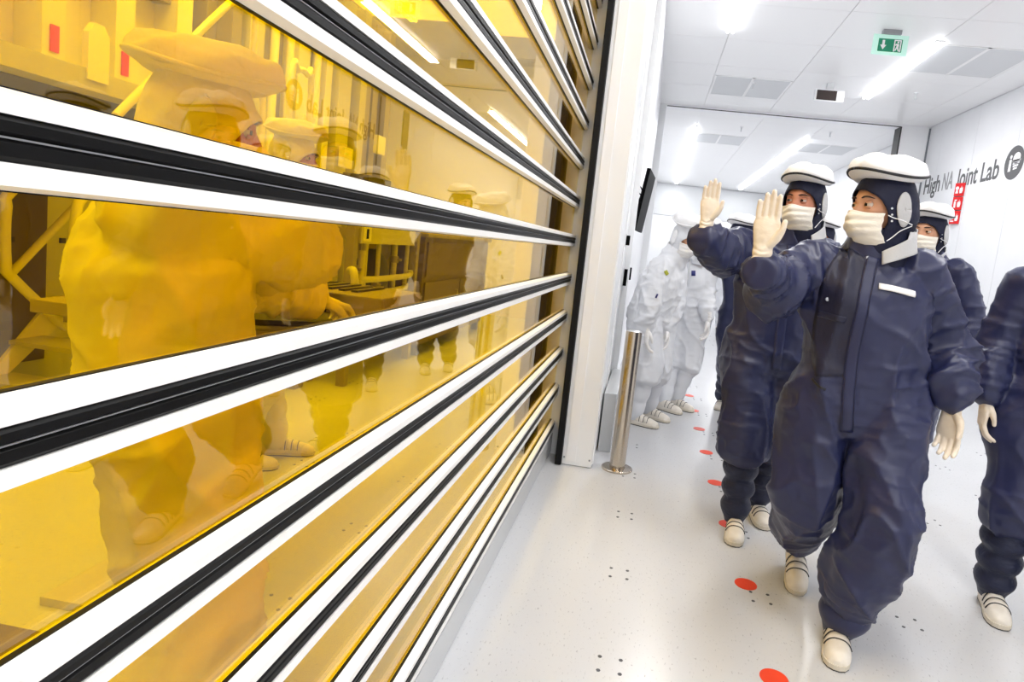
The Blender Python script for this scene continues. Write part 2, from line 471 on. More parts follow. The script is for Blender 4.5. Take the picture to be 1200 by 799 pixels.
# ================================================================== LIGHTS
def lamp_strip(x, y0, y1, z, label, watts, matn='lamp', spread=None, group=None, wide=.16):
    r = empty('ceiling_light', (x, (y0+y1)/2, z), label, 'ceiling light', group)
    h = (y1-y0)/2
    MB().box((-.05, -h, -.016), (.05, h, 0), .003).build('housing', 'aluminium', r)
    if wide > 1: MB().box((-wide/2, -h, -.012), (wide/2, h, -.002), .003).build('added_diffuser', 'lamp_amber', r)  # wide glowing panel added to soften the amber stripes on the floor
    for dx in (-.030, .030):
        V, Fc = tube([(dx, -h+.02, -.034), (dx, h-.02, -.034)], .021, 12, 1, round_ends=True)
        MB().add(V, Fc).build('light_tube', matn, r, True)
    d = bpy.data.lights.new('lamp', 'AREA'); d.shape = 'RECTANGLE'; d.size = wide; d.size_y = y1-y0; d.energy = watts
    d.color = (1, .99, .98)
    if spread: d.spread = math.radians(spread)      # beam narrowed to keep amber light off the white jamb
    lo = bpy.data.objects.new('lamp_light', d); COL.objects.link(lo); lo.parent = r; lo.location = (0, 0, -.06)
    return r
for (x, y0, y1, lab) in [
    (2.97, 7.95, 10.5, 'long twin-tube ceiling light over the right side of the corridor, beside the exit sign'),
    (.6, 5.5, 8.1, 'ceiling light strip above the left side of the corridor, near the shutter end'),
    (2.97, 2.6, 5.2, 'ceiling light strip above the nearest walkers, on the right row'),
    (.6, .2, 2.8, 'ceiling light strip close to the shutter, on the left row'),
    (2.97, -2.8, -.2, 'ceiling light strip behind the viewer, on the right row'),
    (.6, -3.6, -1.2, 'ceiling light strip behind the viewer, on the left row'),
    (2.97, 14.2, 19.0, 'first ceiling light strip beyond the header, right row of the far hall'),
    (2.97, 19.4, 24.4, 'last ceiling light strip of the far hall, right row'),
    (.6, 13.9, 19.0, 'first ceiling light strip beyond the header, left row of the far hall'),
    (.6, 19.4, 24.6, 'last ceiling light strip of the far hall, left row')]:
    lamp_strip(x, y0, y1, 4.146, lab, LAMP_W*(y1-y0)/2.6*(.42 if y0 > 12 else 1))
for i, (x, y0) in enumerate([(-2.6, -1), (-2.6, 3), (-4.3, 1), (-3.6, 6.2), (-1.9, 6.6)]):  # last fitting added to brighten the far end of the room
    lamp_strip(x, y0, y0+2.4, 4.15, ['ceiling light strip in the amber room near its first machine', 'ceiling light strip in the amber room over the second worker',
               'ceiling light strip in the amber room along the side wall', 'ceiling light strip in the amber room above the duct columns', 'added ceiling light strip brightening the amber room above the brown cabinet'][i], AMBER_W, 'lamp', spread=120, wide=1.3)

# ================================================================== PEOPLE
def shell(me, th):
    """gives a sheet a real thickness: an inner copy along the normals, stitched along the open edges"""
    V = getv(me); N = getn(me); n = len(V)
    Fc = [tuple(p.vertices) for p in me.polygons]; cnt = {}
    for f in Fc:
        for a, b_ in zip(f, f[1:]+f[:1]): cnt[(a, b_)] = 1
    rim = [e for e in cnt if (e[1], e[0]) not in cnt]
    F2 = Fc+[tuple(i+n for i in f[::-1]) for f in Fc]+[(b_, a, a+n, b_+n) for a, b_ in rim]
    out = mesh(me.name, np.vstack([V, V-N*th]), F2, None, True)
    out.materials.append(me.materials[0]); nm = me.name; bpy.data.meshes.remove(me); out.name = nm
    return out

# ---- head kit (local: face looks to -y, origin at eye level in the middle of the skull)
def head_mesh(name, skin):
    na, ne = 56, 44; V = []; Fc = []
    for i in range(ne+1):
        el = -PI/2+PI*i/ne
        for j in range(na):
            az = 2*PI*j/na           # 0 = front (-y)
            d = np.array([math.sin(az)*math.cos(el), -math.cos(az)*math.cos(el), math.sin(el)])
            x, y, z = d*np.array([.077, .098, .120])
            if z < -.02:                                  # jaw narrows
                t = min(1, (-z-.02)/.1); x *= 1-.32*t
                if y > 0: y *= 1-.35*t
            if y < 0:
                g = lambda cx, cz, sx, sz: math.exp(-((x-cx)/sx)**2-((z-cz)/sz)**2)
                f = .020*g(0, -.034, .013, .020)+.010*g(0, -.012, .010, .02)      # nose
                f += .005*g(0, .022, .05, .012)                                   # brow ridge
                f -= .012*(g(.032, .0, .017, .012)+g(-.032, .0, .017, .012))     # eye sockets
                f += .004*(g(.045, -.03, .02, .018)+g(-.045, -.03, .02, .018))   # cheeks
                f += .005*g(0, -.072, .022, .010)+.006*g(0, -.105, .02, .014)     # lips, chin
                y -= f
            V.append((x, y, z))
    for i in range(ne):
        for j in range(na):
            Fc.append((i*na+j, i*na+(j+1) % na, (i+1)*na+(j+1) % na, (i+1)*na+j))
    n = len(V); T, TF = tube([(0, .03, -.20), (0, .02, -.12), (0, .01, -.05)], [.062, .058, .05], 20)
    V = V+[tuple(p) for p in T]; Fc += [tuple(i+n for i in f) for f in TF]
    return mesh(name, V, Fc, skin, True)

def hood_point(az, t, off=0.):
    """t 0 at the crown .. 1 at the shoulders; az 0 = front"""
    if t < .62:
        el = PI/2-(t/.62)*math.radians(128)
        rx, ry, rz = .092, .115, .132
        p = np.array([math.sin(az)*math.cos(el)*rx, -math.cos(az)*math.cos(el)*ry+.002, math.sin(el)*rz])
        if el < 0:
            q = min(1, -el/math.radians(38)); p[0] *= 1+.10*q; p[1] = p[1]*(1+.06*q)+.012*q
    else:
        q = (t-.62)/.38
        z = -.104-.115*q
        rx = .080-.004*q; ry = .0965-.012*q
        p = np.array([math.sin(az)*rx, -math.cos(az)*ry+.014+.012*q, z])
    n = np.array([math.sin(az), -math.cos(az), .15]); n /= np.linalg.norm(n)
    return p+n*off

def hood_mesh(name, mt, top=.058, wid=1.02, low=-.115, wr=.0022):
    na, nt_ = 96, 72; P = np.zeros((nt_+1, na, 3))
    for i in range(nt_+1):
        for j in range(na):
            az = 2*PI*j/na; az = az-2*PI if az > PI else az
            P[i, j] = hood_point(az, .02+.98*i/nt_)
    Q = P.reshape(-1, 3)
    Q = Q+np.c_[np.sign(Q[:, 0]), np.sign(Q[:, 1]), 0*Q[:, 0]]*(vn(Q*np.array([20, 20, 34]), 3)*wr)[:, None]
    cz, hz = (top+low)/2, (top-low)/2
    def inside(i, j):
        az = 2*PI*(j+.5)/na; az = az-2*PI if az > PI else az
        z = P[min(i, nt_), j][2]
        return (az/wid)**2+((z-cz)/hz)**2*1.0 < 1 and P[i, j][2] < .1
    Fc = []
    for i in range(nt_):
        for j in range(na):
            if not inside(i, j): Fc.append((i*na+j, (i+1)*na+j, (i+1)*na+(j+1) % na, i*na+(j+1) % na))
    Fc.append(tuple(range(na)))
    me = mesh(name, Q, Fc, mt, True)
    bm = bmesh.new(); bm.from_mesh(me)
    bmesh.ops.delete(bm, geom=[v for v in bm.verts if not v.link_faces], context='VERTS')
    for _ in range(5):                                         # ease the edge of the face opening
        nv = {}
        for v in bm.verts:
            if v.is_boundary and v.co.z > -.19 and v.co.y < .05:
                nb = [e.other_vert(v).co for e in v.link_edges if e.is_boundary]
                if len(nb) == 2: nv[v] = (nb[0]+nb[1])/4+v.co/2
        for v, c in nv.items(): v.co = c
    bm.to_mesh(me); bm.free(); me.update()
    return shell(me, .004)

def patch_mesh(name, fn, nu, nv, thick, mt, keep=None, flip=False):
    V = [fn(u/nu, v/nv) for v in range(nv+1) for u in range(nu+1)]; w = nu+1
    Fc = [(v*w+u, v*w+u+1, (v+1)*w+u+1, (v+1)*w+u) for v in range(nv) for u in range(nu) if keep is None or keep((u+.5)/nu, (v+.5)/nv)]
    me = mesh(name, V, Fc, mt, True)
    bm = bmesh.new(); bm.from_mesh(me)
    bmesh.ops.delete(bm, geom=[v for v in bm.verts if not v.link_faces], context='VERTS')
    bm.to_mesh(me); bm.free(); me.update()
    return shell(me, thick if not flip else -thick)

def hood_at(az, z, off):
    """hood surface point of a given height"""
    lo, hi = 0., 1.
    for _ in range(30):
        m_ = (lo+hi)/2
        if hood_point(az, m_)[2] > z: lo = m_
        else: hi = m_
    return hood_point(az, lo, off)

def ear_panel(name, mt, s):
    return patch_mesh(name, lambda u, v: hood_at(s*(1.56+(.04+.96*v)*.23*math.cos(2*PI*u)*s), -.012+(.04+.96*v)*.056*math.sin(2*PI*u), .004), 32, 6, .003, mt)

def mask_mesh(name, mt):
    def fn(u, v):
        az = -1.08+2.16*u; z = -.030-.102*v
        k = math.cos(az*.95)
        ry = .112+.020*math.exp(-((v-.45)/.35)**2)*k**2+.010*math.exp(-((v-.12)/.18)**2)*math.exp(-(az/.28)**2)
        rx = .088-.012*v
        y = -math.cos(az)*ry+(.03*max(0, v-.55)/.45 if v > .55 else 0)
        z += .010*math.exp(-(az/.35)**2)*(1-v)-.014*abs(az/1.32)**2*(1-v)*-.2
        p = np.array([math.sin(az)*rx, y, z])
        p[1] += .0028*math.sin(v*26+2*math.sin(az*2))*k
        return p
    return patch_mesh(name, fn, 40, 30, .002, mt)

def cap_mesh(name, mt, seed=0, big=1.0):
    prof = [(.90, .084), (.96, .085), (1.03, .088), (1.10, .093), (1.17, .100), (1.20, .107), (1.17, .121), (1.06, .141), (.83, .157), (.5, .166), (.25, .169), (.02, .170)]
    D = catmull([(a, b_, 0) for a, b_ in prof], 3); na = 64; rings = []
    for r, z, _ in D:
        az = np.arange(na)*2*PI/na
        x = np.sin(az)*.092*r; y = -np.cos(az)*.112*r*big
        zz = z+.012*np.cos(2*az)*(r > .8)*min(1, (r-.8)*4 if r > .8 else 0)
        p = np.c_[x, y, zz]
        w = vn(p*np.array([22, 16, 30]), 11+seed)*.009+vn(p*np.array([50, 40, 60]), 12+seed)*.003
        if z > .104: p = p+np.c_[p[:, 0]*0, p[:, 1]*0, w]+np.c_[np.sin(az), -np.cos(az), 0*az]*(w*.5)[:, None]
        rings.append(p)
    V, Fc = loft(rings)
    return mesh(name, V, Fc, mt, True)

def cap_trim(name, mt, big=1.0, r_=.0048):
    az = np.linspace(0, 2*PI, 65); pts = [(math.sin(a)*.092*1.195, -math.cos(a)*.112*1.195*big, .1035+.012*math.cos(2*a)) for a in az]
    V, Fc = tube(pts, r_, 8); return mesh(name, V, Fc, mt, True)

def eye_parts(skin):
    parts = []
    for s in (-1, 1):
        bm = bmesh.new(); bmesh.ops.create_uvsphere(bm, u_segments=20, v_segments=14, radius=.0125)
        me = bpy.data.meshes.new('eye'); bm.to_mesh(me); bm.free(); me.materials.append(M['eye_white'])
        me.polygons.foreach_set('use_smooth', [True]*len(me.polygons))
        bm = bmesh.new(); bmesh.ops.create_uvsphere(bm, u_segments=16, v_segments=10, radius=.0076, matrix=Matrix.Diagonal((1, .45, 1, 1)))
        mi = bpy.data.meshes.new('iris'); bm.to_mesh(mi); bm.free(); mi.materials.append(M['iris'])
        mi.polygons.foreach_set('use_smooth', [True]*len(mi.polygons))
        def lid(u, v, up=1):
            a = -1.25+2.5*u; e = (.33+1.2*v) if up > 0 else (-.40-1.0*v)
            r = .0142
            return np.array([math.sin(a)*math.cos(e)*r*1.25, -math.cos(a)*math.cos(e)*r, math.sin(e)*r])
        mu = patch_mesh('upper_lid', lambda u, v: lid(u, v, 1), 12, 6, .001, skin)
        ml = patch_mesh('lower_lid', lambda u, v: lid(u, v, -1), 12, 5, .001, skin)
        bv, bf = tube([(s*.016, -.0985, .0215), (s*.028, -.0980, .0245), (s*.042, -.0915, .0235), (s*.054, -.081, .0185)], [.0036, .0048, .0042, .002], 8, 4, .6, True)
        mb = mesh('eyebrow', bv, bf, 'brow', True)
        parts.append((s, me, mi, mu, ml, mb))
    return parts

KIT = {}
def head_kit(kind, skin):
    k = (kind, skin)
    if k in KIT: return KIT[k]
    navy = kind == 'navy'
    hm = {'navy': 'navy_hood', 'white': 'white_suit', 'inner': 'inner_hood'}[kind]
    cm = {'navy': 'white_cloth', 'white': 'white_cloth', 'inner': 'inner_hood'}[kind]
    pn = {'navy': 'mesh_panel', 'white': 'white_cloth', 'inner': 'inner_suit'}[kind]
    d = dict(head=head_mesh('head', skin), hood=hood_mesh('hood', hm, *( (.053, 1.12, -.125) if navy else (.035, .98, -.12, .0075 if kind == 'inner' else .003))),
             ear=[ear_panel('ear_panel', pn, -1), ear_panel('ear_panel', pn, 1)],
             mask=mask_mesh('face_mask', 'mask' if navy else ('glove_white' if kind == 'white' else 'inner_suit')),
             cap=cap_mesh('cap', cm, 0 if navy else 5, 1.0 if navy else 1.12), trim=cap_trim('cap_trim', 'piping' if navy else cm, 1.0 if navy else 1.12), eyes=eye_parts(skin))
    d['loops'] = []
    for s in (-1, 1):
        for z0_, z1_, z2_ in ((-.036, -.048, -.058), (-.118, -.092, -.062)):
            pts = [hood_at(s*1.08, z0_, .012), hood_at(s*1.25, (z0_+z1_)/2, .006), hood_at(s*1.5, z1_, .008), hood_at(s*1.9, z2_, .006)]
            v, f = tube(pts, .0017, 6, 4); d['loops'].append(mesh('ear_loop', v, f, 'tag_white', True))
    d['snaps'] = []
    for s in (-1, 1):
        for i in range(3): d['snaps'].append(MB().tube([hood_at(s*1.20, -.012-.020*i, .003), hood_at(s*1.20, -.012-.020*i, .006)], .0035, 8).mesh('snap', 'bare_metal', True))
    def dr(u, v):
        az = .95+(2*PI-1.9)*u; k_ = abs(az-PI)/(PI-.95)
        zt = -.058-.095*k_**1.3; az = az-2*PI if az > PI else az
        return hood_at(az, zt-v*(.075-.030*k_), .008+.012*v+.004*math.sin(u*30)*v)
    drape_ = patch_mesh('neck_drape', dr, 60, 8, .003, 'mesh_panel' if navy else cm)
    d['drape'] = drape_
    KIT[k] = d
    return d

def add_head(root, center, phi, pitch, kind, skin, roll=0, scale=1.05):
    """phi: heading, 0 looks to -y, 90 looks to -x (degrees)"""
    d = head_kit(kind, skin)
    base = root.location
    mtx = Matrix.Rotation(-math.radians(phi), 4, 'Z') @ Matrix.Rotation(math.radians(pitch), 4, 'X') @ Matrix.Rotation(math.radians(roll), 4, 'Y') @ Matrix.Scale(scale, 4)
    def put(name, me, parent=root, off=(0, 0, 0), full=True):
        o = bpy.data.objects.new(name, me); COL.objects.link(o); o.parent = parent
        if full:
            o.matrix_local = Matrix.Translation(Vector(center)-base) @ mtx
        else: o.location = off
        return o
    h = put('head', d['head'])
    for s, me, mi, mu, ml, mb in d['eyes']:
        e = put('eye', me, h, (s*.032, -.0800, -.001), False)
        put('iris', mi, h, (s*.032-.0035, -.0911, -.0015), False)
        put('upper_lid', mu, h, (s*.032, -.0800, -.001), False); put('lower_lid', ml, h, (s*.032, -.0800, -.001), False)
        put('eyebrow', mb, h, (0, 0, 0), False)
    ho = put('hood', d['hood'])
    for q in d['ear']: put('ear_panel', q, ho, (0, 0, 0), False)
    for q in (d['snaps'] if kind == 'navy' else []): put('snap', q, ho, (0, 0, 0), False)
    put('neck_drape', d['drape'], ho, (0, 0, 0), False)
    mk = put('face_mask', d['mask']); [put('ear_loop', q, mk, (0, 0, 0), False) for q in d['loops']]
    c = put('cap', d['cap']); put('cap_trim', d['trim'], c, (0, 0, 0), False)

# ---- gloved hand kit (right hand: wrist at origin, fingers +z, palm to -y, thumb to +x)
def hand_solids(curl, spread, thumb_in=0.):
    S = []
    ang = np.arange(20)*2*PI/20
    def ring(c, a, b_, tilt=0):
        return np.c_[c[0]+a*np.cos(ang), c[1]+b_*np.sin(ang)*(1-.15*np.cos(ang)), c[2]+tilt*np.cos(ang)]
    S.append(loft([ring((0, 0, -.082), .035, .030), ring((0, 0, -.05), .034, .029), ring((0, 0, -.015), .031, .024), ring((0, -.001, .01), .033, .020),
                   ring((.003, -.003, .035), .040, .0185), ring((.002, -.003, .06), .0435, .0165), ring((0, -.002, .085), .043, .0145, .002), ring((-.001, -.001, .100), .037, .011, .004)]))
    base = [(.0295, .094, .078, .0098), (.0095, .099, .086, .0100), (-.0110, .095, .079, .0096), (-.0305, .086, .064, .0088)]
    for i, (x, z, L, r) in enumerate(base):
        dx = (1.5-i)*spread
        p = np.array([x, -.002, z-.02]); pts = [p]; rad = [r*1.02]
        d_ang = 0
        seg = [.02, L*.44, L*.31, L*.25]; bend = [0, curl*(.9+.12*i), curl*1.25, curl*.9]
        for s_, b_ in zip(seg, bend):
            d_ang += b_
            dirv = np.array([math.sin(dx)*math.cos(d_ang), -math.sin(d_ang), math.cos(dx)*math.cos(d_ang)])
            p = p+dirv*s_; pts.append(p); rad.append(r*(1.04, 1.02, .93, .78)[len(pts)-2])
        S.append(tube(pts, rad, 12, 3, 1, True))
    if thumb_in < .5:
        tp = [(.018, -.006, .012), (.038, -.012, .036), (.051, -.017, .062), (.057, -.020, .090)]
    else:
        tp = [(.016, -.008, .012), (.034, -.020, .034), (.040, -.030, .060), (.036, -.036, .086)]
    S.append(tube(tp, [.016, .0145, .0112, .0085], 12, 4, 1, True))
    return S
HANDS = {}
def hand(kind, side, matn):
    k = (kind, side, matn)
    if k not in HANDS:
        curl, spread, th = {'open': (.08, .004, 0), 'relaxed': (.36, .02, 1), 'grip': (.75, .0, 1)}[kind]
        me = fuse('glove', hand_solids(curl, spread, th), .0026, 3, matn)
        V = getv(me)
        wz = np.exp(-((V[:, 2]+.03)/.03)**2)                       # gathered latex at the wrist
        V = V+getn(me)*(wz*.0022*np.sin(V[:, 2]*260+4*vn(V*30, 2))+.0010*vn(V*70, 4))[:, None]
        if side == 'L':
            V[:, 0] *= -1; setv(me, V); me.flip_normals()
        else: setv(me, V)
        HANDS[k] = me
    return HANDS[k]
def add_hand(root, kind, side, matn, wrist, fingers, palm):
    z = Vector(fingers).normalized(); y = -Vector(palm); y = (y-z*y.dot(z)).normalized(); x = y.cross(z)
    m_ = Matrix(((x.x, y.x, z.x, 0), (x.y, y.y, z.y, 0), (x.z, y.z, z.z, 0), (0, 0, 0, 1)))
    o = bpy.data.objects.new('glove', hand(kind, side, matn)); COL.objects.link(o); o.parent = root
    o.matrix_local = Matrix.Translation(Vector(wrist)-root.location) @ m_
    return o

# ---- shoe kit (toe to -y, ankle above origin, sole at z 0)
def shoe_kit():
    ang = np.arange(28)*2*PI/28
    def ring(y, w, h, cx=0, lift=.018):
        x = np.cos(ang); z = np.sin(ang)
        zz = np.where(z > 0, z*h, z*.010)+lift
        return np.c_[cx+np.sign(x)*np.abs(x)**.75*w, np.full(28, y), zz]
    V, Fc = loft([ring(.078, .012, .03, 0, .024), ring(.072, .028, .062), ring(.055, .036, .078), ring(.02, .039, .084), ring(-.02, .039, .082), ring(-.06, .041, .072, .002),
                  ring(-.10, .045, .058, .004), ring(-.14, .0475, .048, .005), ring(-.175, .043, .039, .004), ring(-.198, .031, .028, .003), ring(-.208, .012, .015, .002, .022)])
    up = fuse('shoe', [(V, Fc)], .0045, 3, 'shoe')
    a = [(.078, .012), (.070, .031), (.045, .040), (0, .040), (-.05, .0415), (-.10, .048), (-.145, .0505), (-.182, .045), (-.205, .031), (-.2145, .012)]
    out = [(w, y) for y, w in a]+[(-w+.004, y) for y, w in a[::-1]]
    def slab(z0, z1, g):
        V = [(x*g, y*g, z0) for x, y in out]+[(x*g, y*g, z1) for x, y in out]; n = len(out)
        return V, [(i, (i+1) % n, n+(i+1) % n, n+i) for i in range(n)]+[tuple(range(n))[::-1], tuple(range(n, 2*n))]
    so = MB(); so.add(*slab(.006, .022, 1.0)); sole = so.mesh('sole', 'sole')
    so = MB(); so.add(*slab(0, .0065, .985)); tread = so.mesh('tread', 'sole_dark')
    bv = BVHTree.FromPolygons([v.co[:] for v in up.vertices], [p.vertices[:] for p in up.polygons])
    straps = []
    for y0 in (-.035, -.068, -.100):
        def fn(u, v, y0=y0):
            a_ = PI*(.06+.88*u); o = Vector((.003, y0-.022*v, .03)); d_ = Vector((math.cos(a_), 0, math.sin(a_)))
            h = bv.ray_cast(o+d_*.2, -d_)
            return np.array((h[0] if h[0] else o)+d_*.003)
        st = patch_mesh('strap', fn, 16, 3, .003, 'shoe')
        pts = [Vector(fn(u/16, 1.12))-Vector((0, 0, .001)) for u in range(17)]
        v, f = tube([tuple(p) for p in pts], .0022, 6); sl = mesh('strap_edge', v, f, 'strap_line', True)
        straps.append((st, sl))
    return up, sole, tread, straps
SHOE = shoe_kit()
def add_shoe(root, pos, phi, pitch=0., mirror=False, roll=0):
    """pos: sole under the ankle; phi heading of the toe; pitch > 0 lifts the heel"""
    m_ = Matrix.Translation(Vector(pos)-root.location) @ Matrix.Rotation(-math.radians(phi), 4, 'Z') @ Matrix.Rotation(math.radians(pitch), 4, 'X')
    o = bpy.data.objects.new('shoe', SHOE[0]); COL.objects.link(o); o.parent = root; o.matrix_local = m_
    link('sole', SHOE[1], o); link('tread', SHOE[2], o)
    for a, b_ in SHOE[3]:
        s = link('strap', a, o); link('strap_edge', b_, o)

# ---- suited body: one continuous surface
def body(root, J, mt, voxel=.014, girth=1.0, wr=1.0, arm_r=1.0, leg='gaiter', seed=0, torso=None):
    v = {k: np.array(p, float) for k, p in J.items()}
    S = []
    hl, hr, sl, sr = v['hipL'], v['hipR'], v['shL'], v['shR']
    pel = (hl+hr)/2; chest = (sl+sr)/2; neck = v['neck']
    ang = np.arange(36)*2*PI/36
    hx = (hl-hr)/np.linalg.norm(hl-hr); sx = (sl-sr)/np.linalg.norm(sl-sr)
    up = chest-pel; L = np.linalg.norm(up); up /= L
    W = np.linalg.norm(sl-sr)/2
    rows = torso or [(-.30, .10, .095), (-.22, .155, .130), (-.08, .192, .148), (.06, .194, .150), (.25, .190, .148), (.45, .196, .150), (.64, .204, .152), (.80, W+.025, .146), (.93, W+.012, .126), (1.02, W-.045, .104), (1.09, .105, .09)]
    rings = []
    for t, a, b_ in rows:
        a *= girth if t < .7 else 1; b_ *= girth
        c = pel+up*L*t
        x = hx*(1-max(0, min(1, t)))+sx*max(0, min(1, t)); x = x-up*(x@up); x /= np.linalg.norm(x); y = np.cross(up, x)
        ca, sa = np.cos(ang), np.sin(ang)
        rings.append(c+np.sign(ca)[:, None]*(np.abs(ca)**.86*a)[:, None]*x+np.sign(sa)[:, None]*(np.abs(sa)**.9*b_)[:, None]*y)
    S.append(loft(rings))
    S.append(tube([tuple(chest-up*.05), tuple((chest+neck)/2+up*.01), tuple(neck+up*.012)], [.115, .108, .096], 20, 3, 1, True))
    for s in 'LR':
        sh_, el, wrp = v['sh'+s], v['el'+s], v['wr'+s]
        inn = sh_*.72+chest*.28-up*.03
        S.append(tube([inn, sh_-up*.012, (sh_*.6+el*.4), el, (el*.5+wrp*.5), wrp], np.array([.088, .088, .082, .076, .068, .050])*arm_r, 20, 4, 1, True))
        h, k, a_ = v['hip'+s], v['kn'+s], v['an'+s]
        lat = hx*(.02 if s == 'L' else -.02)
        if leg == 'baggy':
            e = k*.26+a_*.74
            S.append(tube([h+up*.04, h*.7+k*.3+lat, h*.35+k*.65+lat*.6, k, k*.6+a_*.4, k*.42+a_*.58, e], np.array([.125, .130, .120, .109, .104, .102, .088])*girth, 24, 4, 1, True))
        elif leg == 'straight':
            S.append(tube([h+up*.04, h*.6+k*.4, k, k*.5+a_*.5, a_], np.array([.125, .128, .112, .108, .102])*girth, 24, 4, 1, True))
        else:
            e = k*.72+a_*.28
            S.append(tube([h+up*.04, h*.65+k*.35+lat, h*.3+k*.7, k, e, k*.66+a_*.34], np.array([.125, .13, .122, .116, .112, .080])*girth, 24, 4, 1, True))
    me = fuse('coverall', S, voxel*.68, 14, mt)
    V = getv(me); N = getn(me)
    rid = lambda p, s: (1-np.abs(vn(p, s)))**5                  # sharp crests of pulled nylon
    q = V+.04*np.c_[vn(V*4, seed+1), vn(V*4, seed+2), vn(V*4, seed+3)]
    w = .45+0*V[:, 0]; jd = 0*w
    for s in 'LR':
        for c, a_, b_, sg, am in ((v['el'+s], v['sh'+s], v['wr'+s], .11, 1.), (v['wr'+s]*.75+v['el'+s]*.25, v['el'+s], v['wr'+s], .09, 1.), (v['kn'+s], v['hip'+s], v['an'+s], .12, .5), (v['sh'+s]*.8+chest*.2-up*.06, v['neck'], v['el'+s], .10, .8),
                               (v['kn'+s]*.35+v['an'+s]*.65, v['kn'+s], v['an'+s], .12, .45), (v['hip'+s]-up*.06, pel+up*.2, v['kn'+s], .12, .8)):
            ax = (b_-a_)/np.linalg.norm(b_-a_); r = V-c; g_ = np.exp(-(r**2).sum(1)/(2*sg**2)); t = r@ax; pp = r-t[:, None]*ax
            w = w+.5*g_; jd += g_*am*(.020*rid(pp*6+ax*(t*13)[:, None]+.5*q*4+seed, seed+7)+.009*rid(pp*11+ax*(t*26)[:, None]+q*5, seed+9))
    w = np.minimum(w, 1.1)
    dg_ = np.c_[q[:, 0]*.8+q[:, 2]*.5, q[:, 1], q[:, 2]*.8-q[:, 0]*.5]
    d = w*(.022*rid(q*np.array([5, 5, 1.8]), seed+4)+.016*rid(dg_*np.array([9, 9, 3.6]), seed+5))+.006*vn(V*4.5, seed+6)+.0012*vn(V*30, seed+10)+jd-.008
    wv = np.exp(-(((V-(pel+up*.12))@up)/.06)**2)
    d += wv*.007*rid(q*np.array([5, 5, 15]), seed+8)
    V = V+N*(d*wr)[:, None]
    V[:, 2] = np.maximum(V[:, 2], .012)
    setv(me, V-np.array(root.location))
    o = link('coverall', me, root)
    tri = BVHTree.FromPolygons([p[:] for p in (V-np.array(root.location))], [p.vertices[:] for p in me.polygons])
    return o, tri

def drape(root, tri, name, mt, path, width, fwd, off=.004, thick=.002, n=24, parent=None, nw=4):
    """cloth strip lying on the suit: path of points in front of it (world), cast along -fwd"""
    P = catmull(path, max(2, n//(len(path)-1))); base = np.array(root.location)
    f = Vector(fwd).normalized()
    def fn(u, v):
        i = min(int(u*(len(P)-1)), len(P)-2); t = u*(len(P)-1)-i
        p = P[i]*(1-t)+P[i+1]*t; tg = Vector(P[i+1]-P[i]).normalized()
        lat = np.array(tg.cross(f).normalized())
        o = Vector(p-base+lat*width*(v-.5))+f*.5
        h = tri.ray_cast(o, -f, 1.2)
        if h[0] is None: h = tri.find_nearest(o-f*.5)
        return np.array(h[0]+f*off)
    me = patch_mesh(name, fn, len(P)-1, nw, thick, mt)
    return link(name, me, parent or root)

def gaiter(root, kn, an, rk=.082, ra=.066, mt='quilt', seed=0, n=4):
    kn, an = np.array(kn, float), np.array(an, float); L = 30; pts = []; rad = []
    for i in range(L+1):
        t = i/L; p = kn*(1-t)+an*t; pts.append(p)
        am = .11 if mt in ('white_suit', 'inner_suit') else .24
        rad.append((rk*(1-t)+ra*t)*(1+am*abs(math.sin(t*n*PI))-am*.6))
    V, Fc = tube(pts, rad, 24, 1, 1, True)
    V = np.array(V); V[:, :2] += .004*np.c_[vn(V*22, seed), vn(V*22, seed+1)]
    V[:, 2] = np.maximum(V[:, 2], .03)
    return link('overboot', mesh('overboot', V-np.array(root.location), Fc, mt, True), root)

def Wf(root, phi):
    p = math.radians(phi); f = np.array([-math.sin(p), -math.cos(p), 0]); l = np.array([math.cos(p), -math.sin(p), 0])
    r = np.array(root, float)
    return (lambda a, b_, z: r+l*a+f*b_+np.array([0, 0, z])), l, f

WALK = 'navy-suited visitors'
BOW = 'white-suited staff in the corridor'
INN = 'white-suited workers behind the amber panes'
# ---- 1: man in front, waving
r = empty('person', (.80, 2.42, 0), 'nearest man in shiny navy coverall and mask, waving a glove, white strip on his chest', 'person', WALK)
J = dict(hipL=(.905, 2.40, .90), hipR=(.715, 2.43, .90), shL=(.965, 2.41, 1.385), shR=(.605, 2.44, 1.385), neck=(.80, 2.40, 1.47),
         elL=(1.115, 2.44, 1.12), wrL=(1.115, 2.33, .985), elR=(.465, 2.36, 1.265), wrR=(.362, 2.14, 1.325),
         knL=(.915, 2.22, .50), anL=(.865, 2.29, .10), knR=(.70, 2.40, .50), anR=(.80, 2.78, .16))
o, tri = body(r, J, 'navy', .012, 1.06, 1.4, 1.03, 'baggy', 1)
fw = (.10, -.99, 0)
drape(r, tri, 'chest_panel', 'navy_dark', [(.725, 2.2, 1.42), (.672, 2.2, 1.33), (.665, 2.2, 1.2), (.672, 2.2, 1.08), (.69, 2.2, .99)], .125, (-.05, -1, 0), .003, .002, 30, None, 10)
drape(r, tri, 'zip_placket', 'navy', [(.765, 2.2, 1.42), (.745, 2.2, 1.28), (.738, 2.2, 1.08), (.745, 2.2, .9), (.758, 2.2, .80)], .042, (0, -1, 0), .0055, .003, 30)
for dx in (-.017, .017): drape(r, tri, 'stitch_line', 'navy_dark', [(.765+dx, 2.2, 1.41), (.745+dx, 2.2, 1.28), (.738+dx, 2.2, 1.08), (.745+dx, 2.2, .9), (.758+dx, 2.2, .81)], .0025, (0, -1, 0), .0095, .001, 40, None, 1)
drape(r, tri, 'name_strip', 'tag_white', [(.80, 2.2, 1.322), (.85, 2.2, 1.318), (.915, 2.2, 1.308)], .020, (.15, -1, 0), .006, .003, 10)
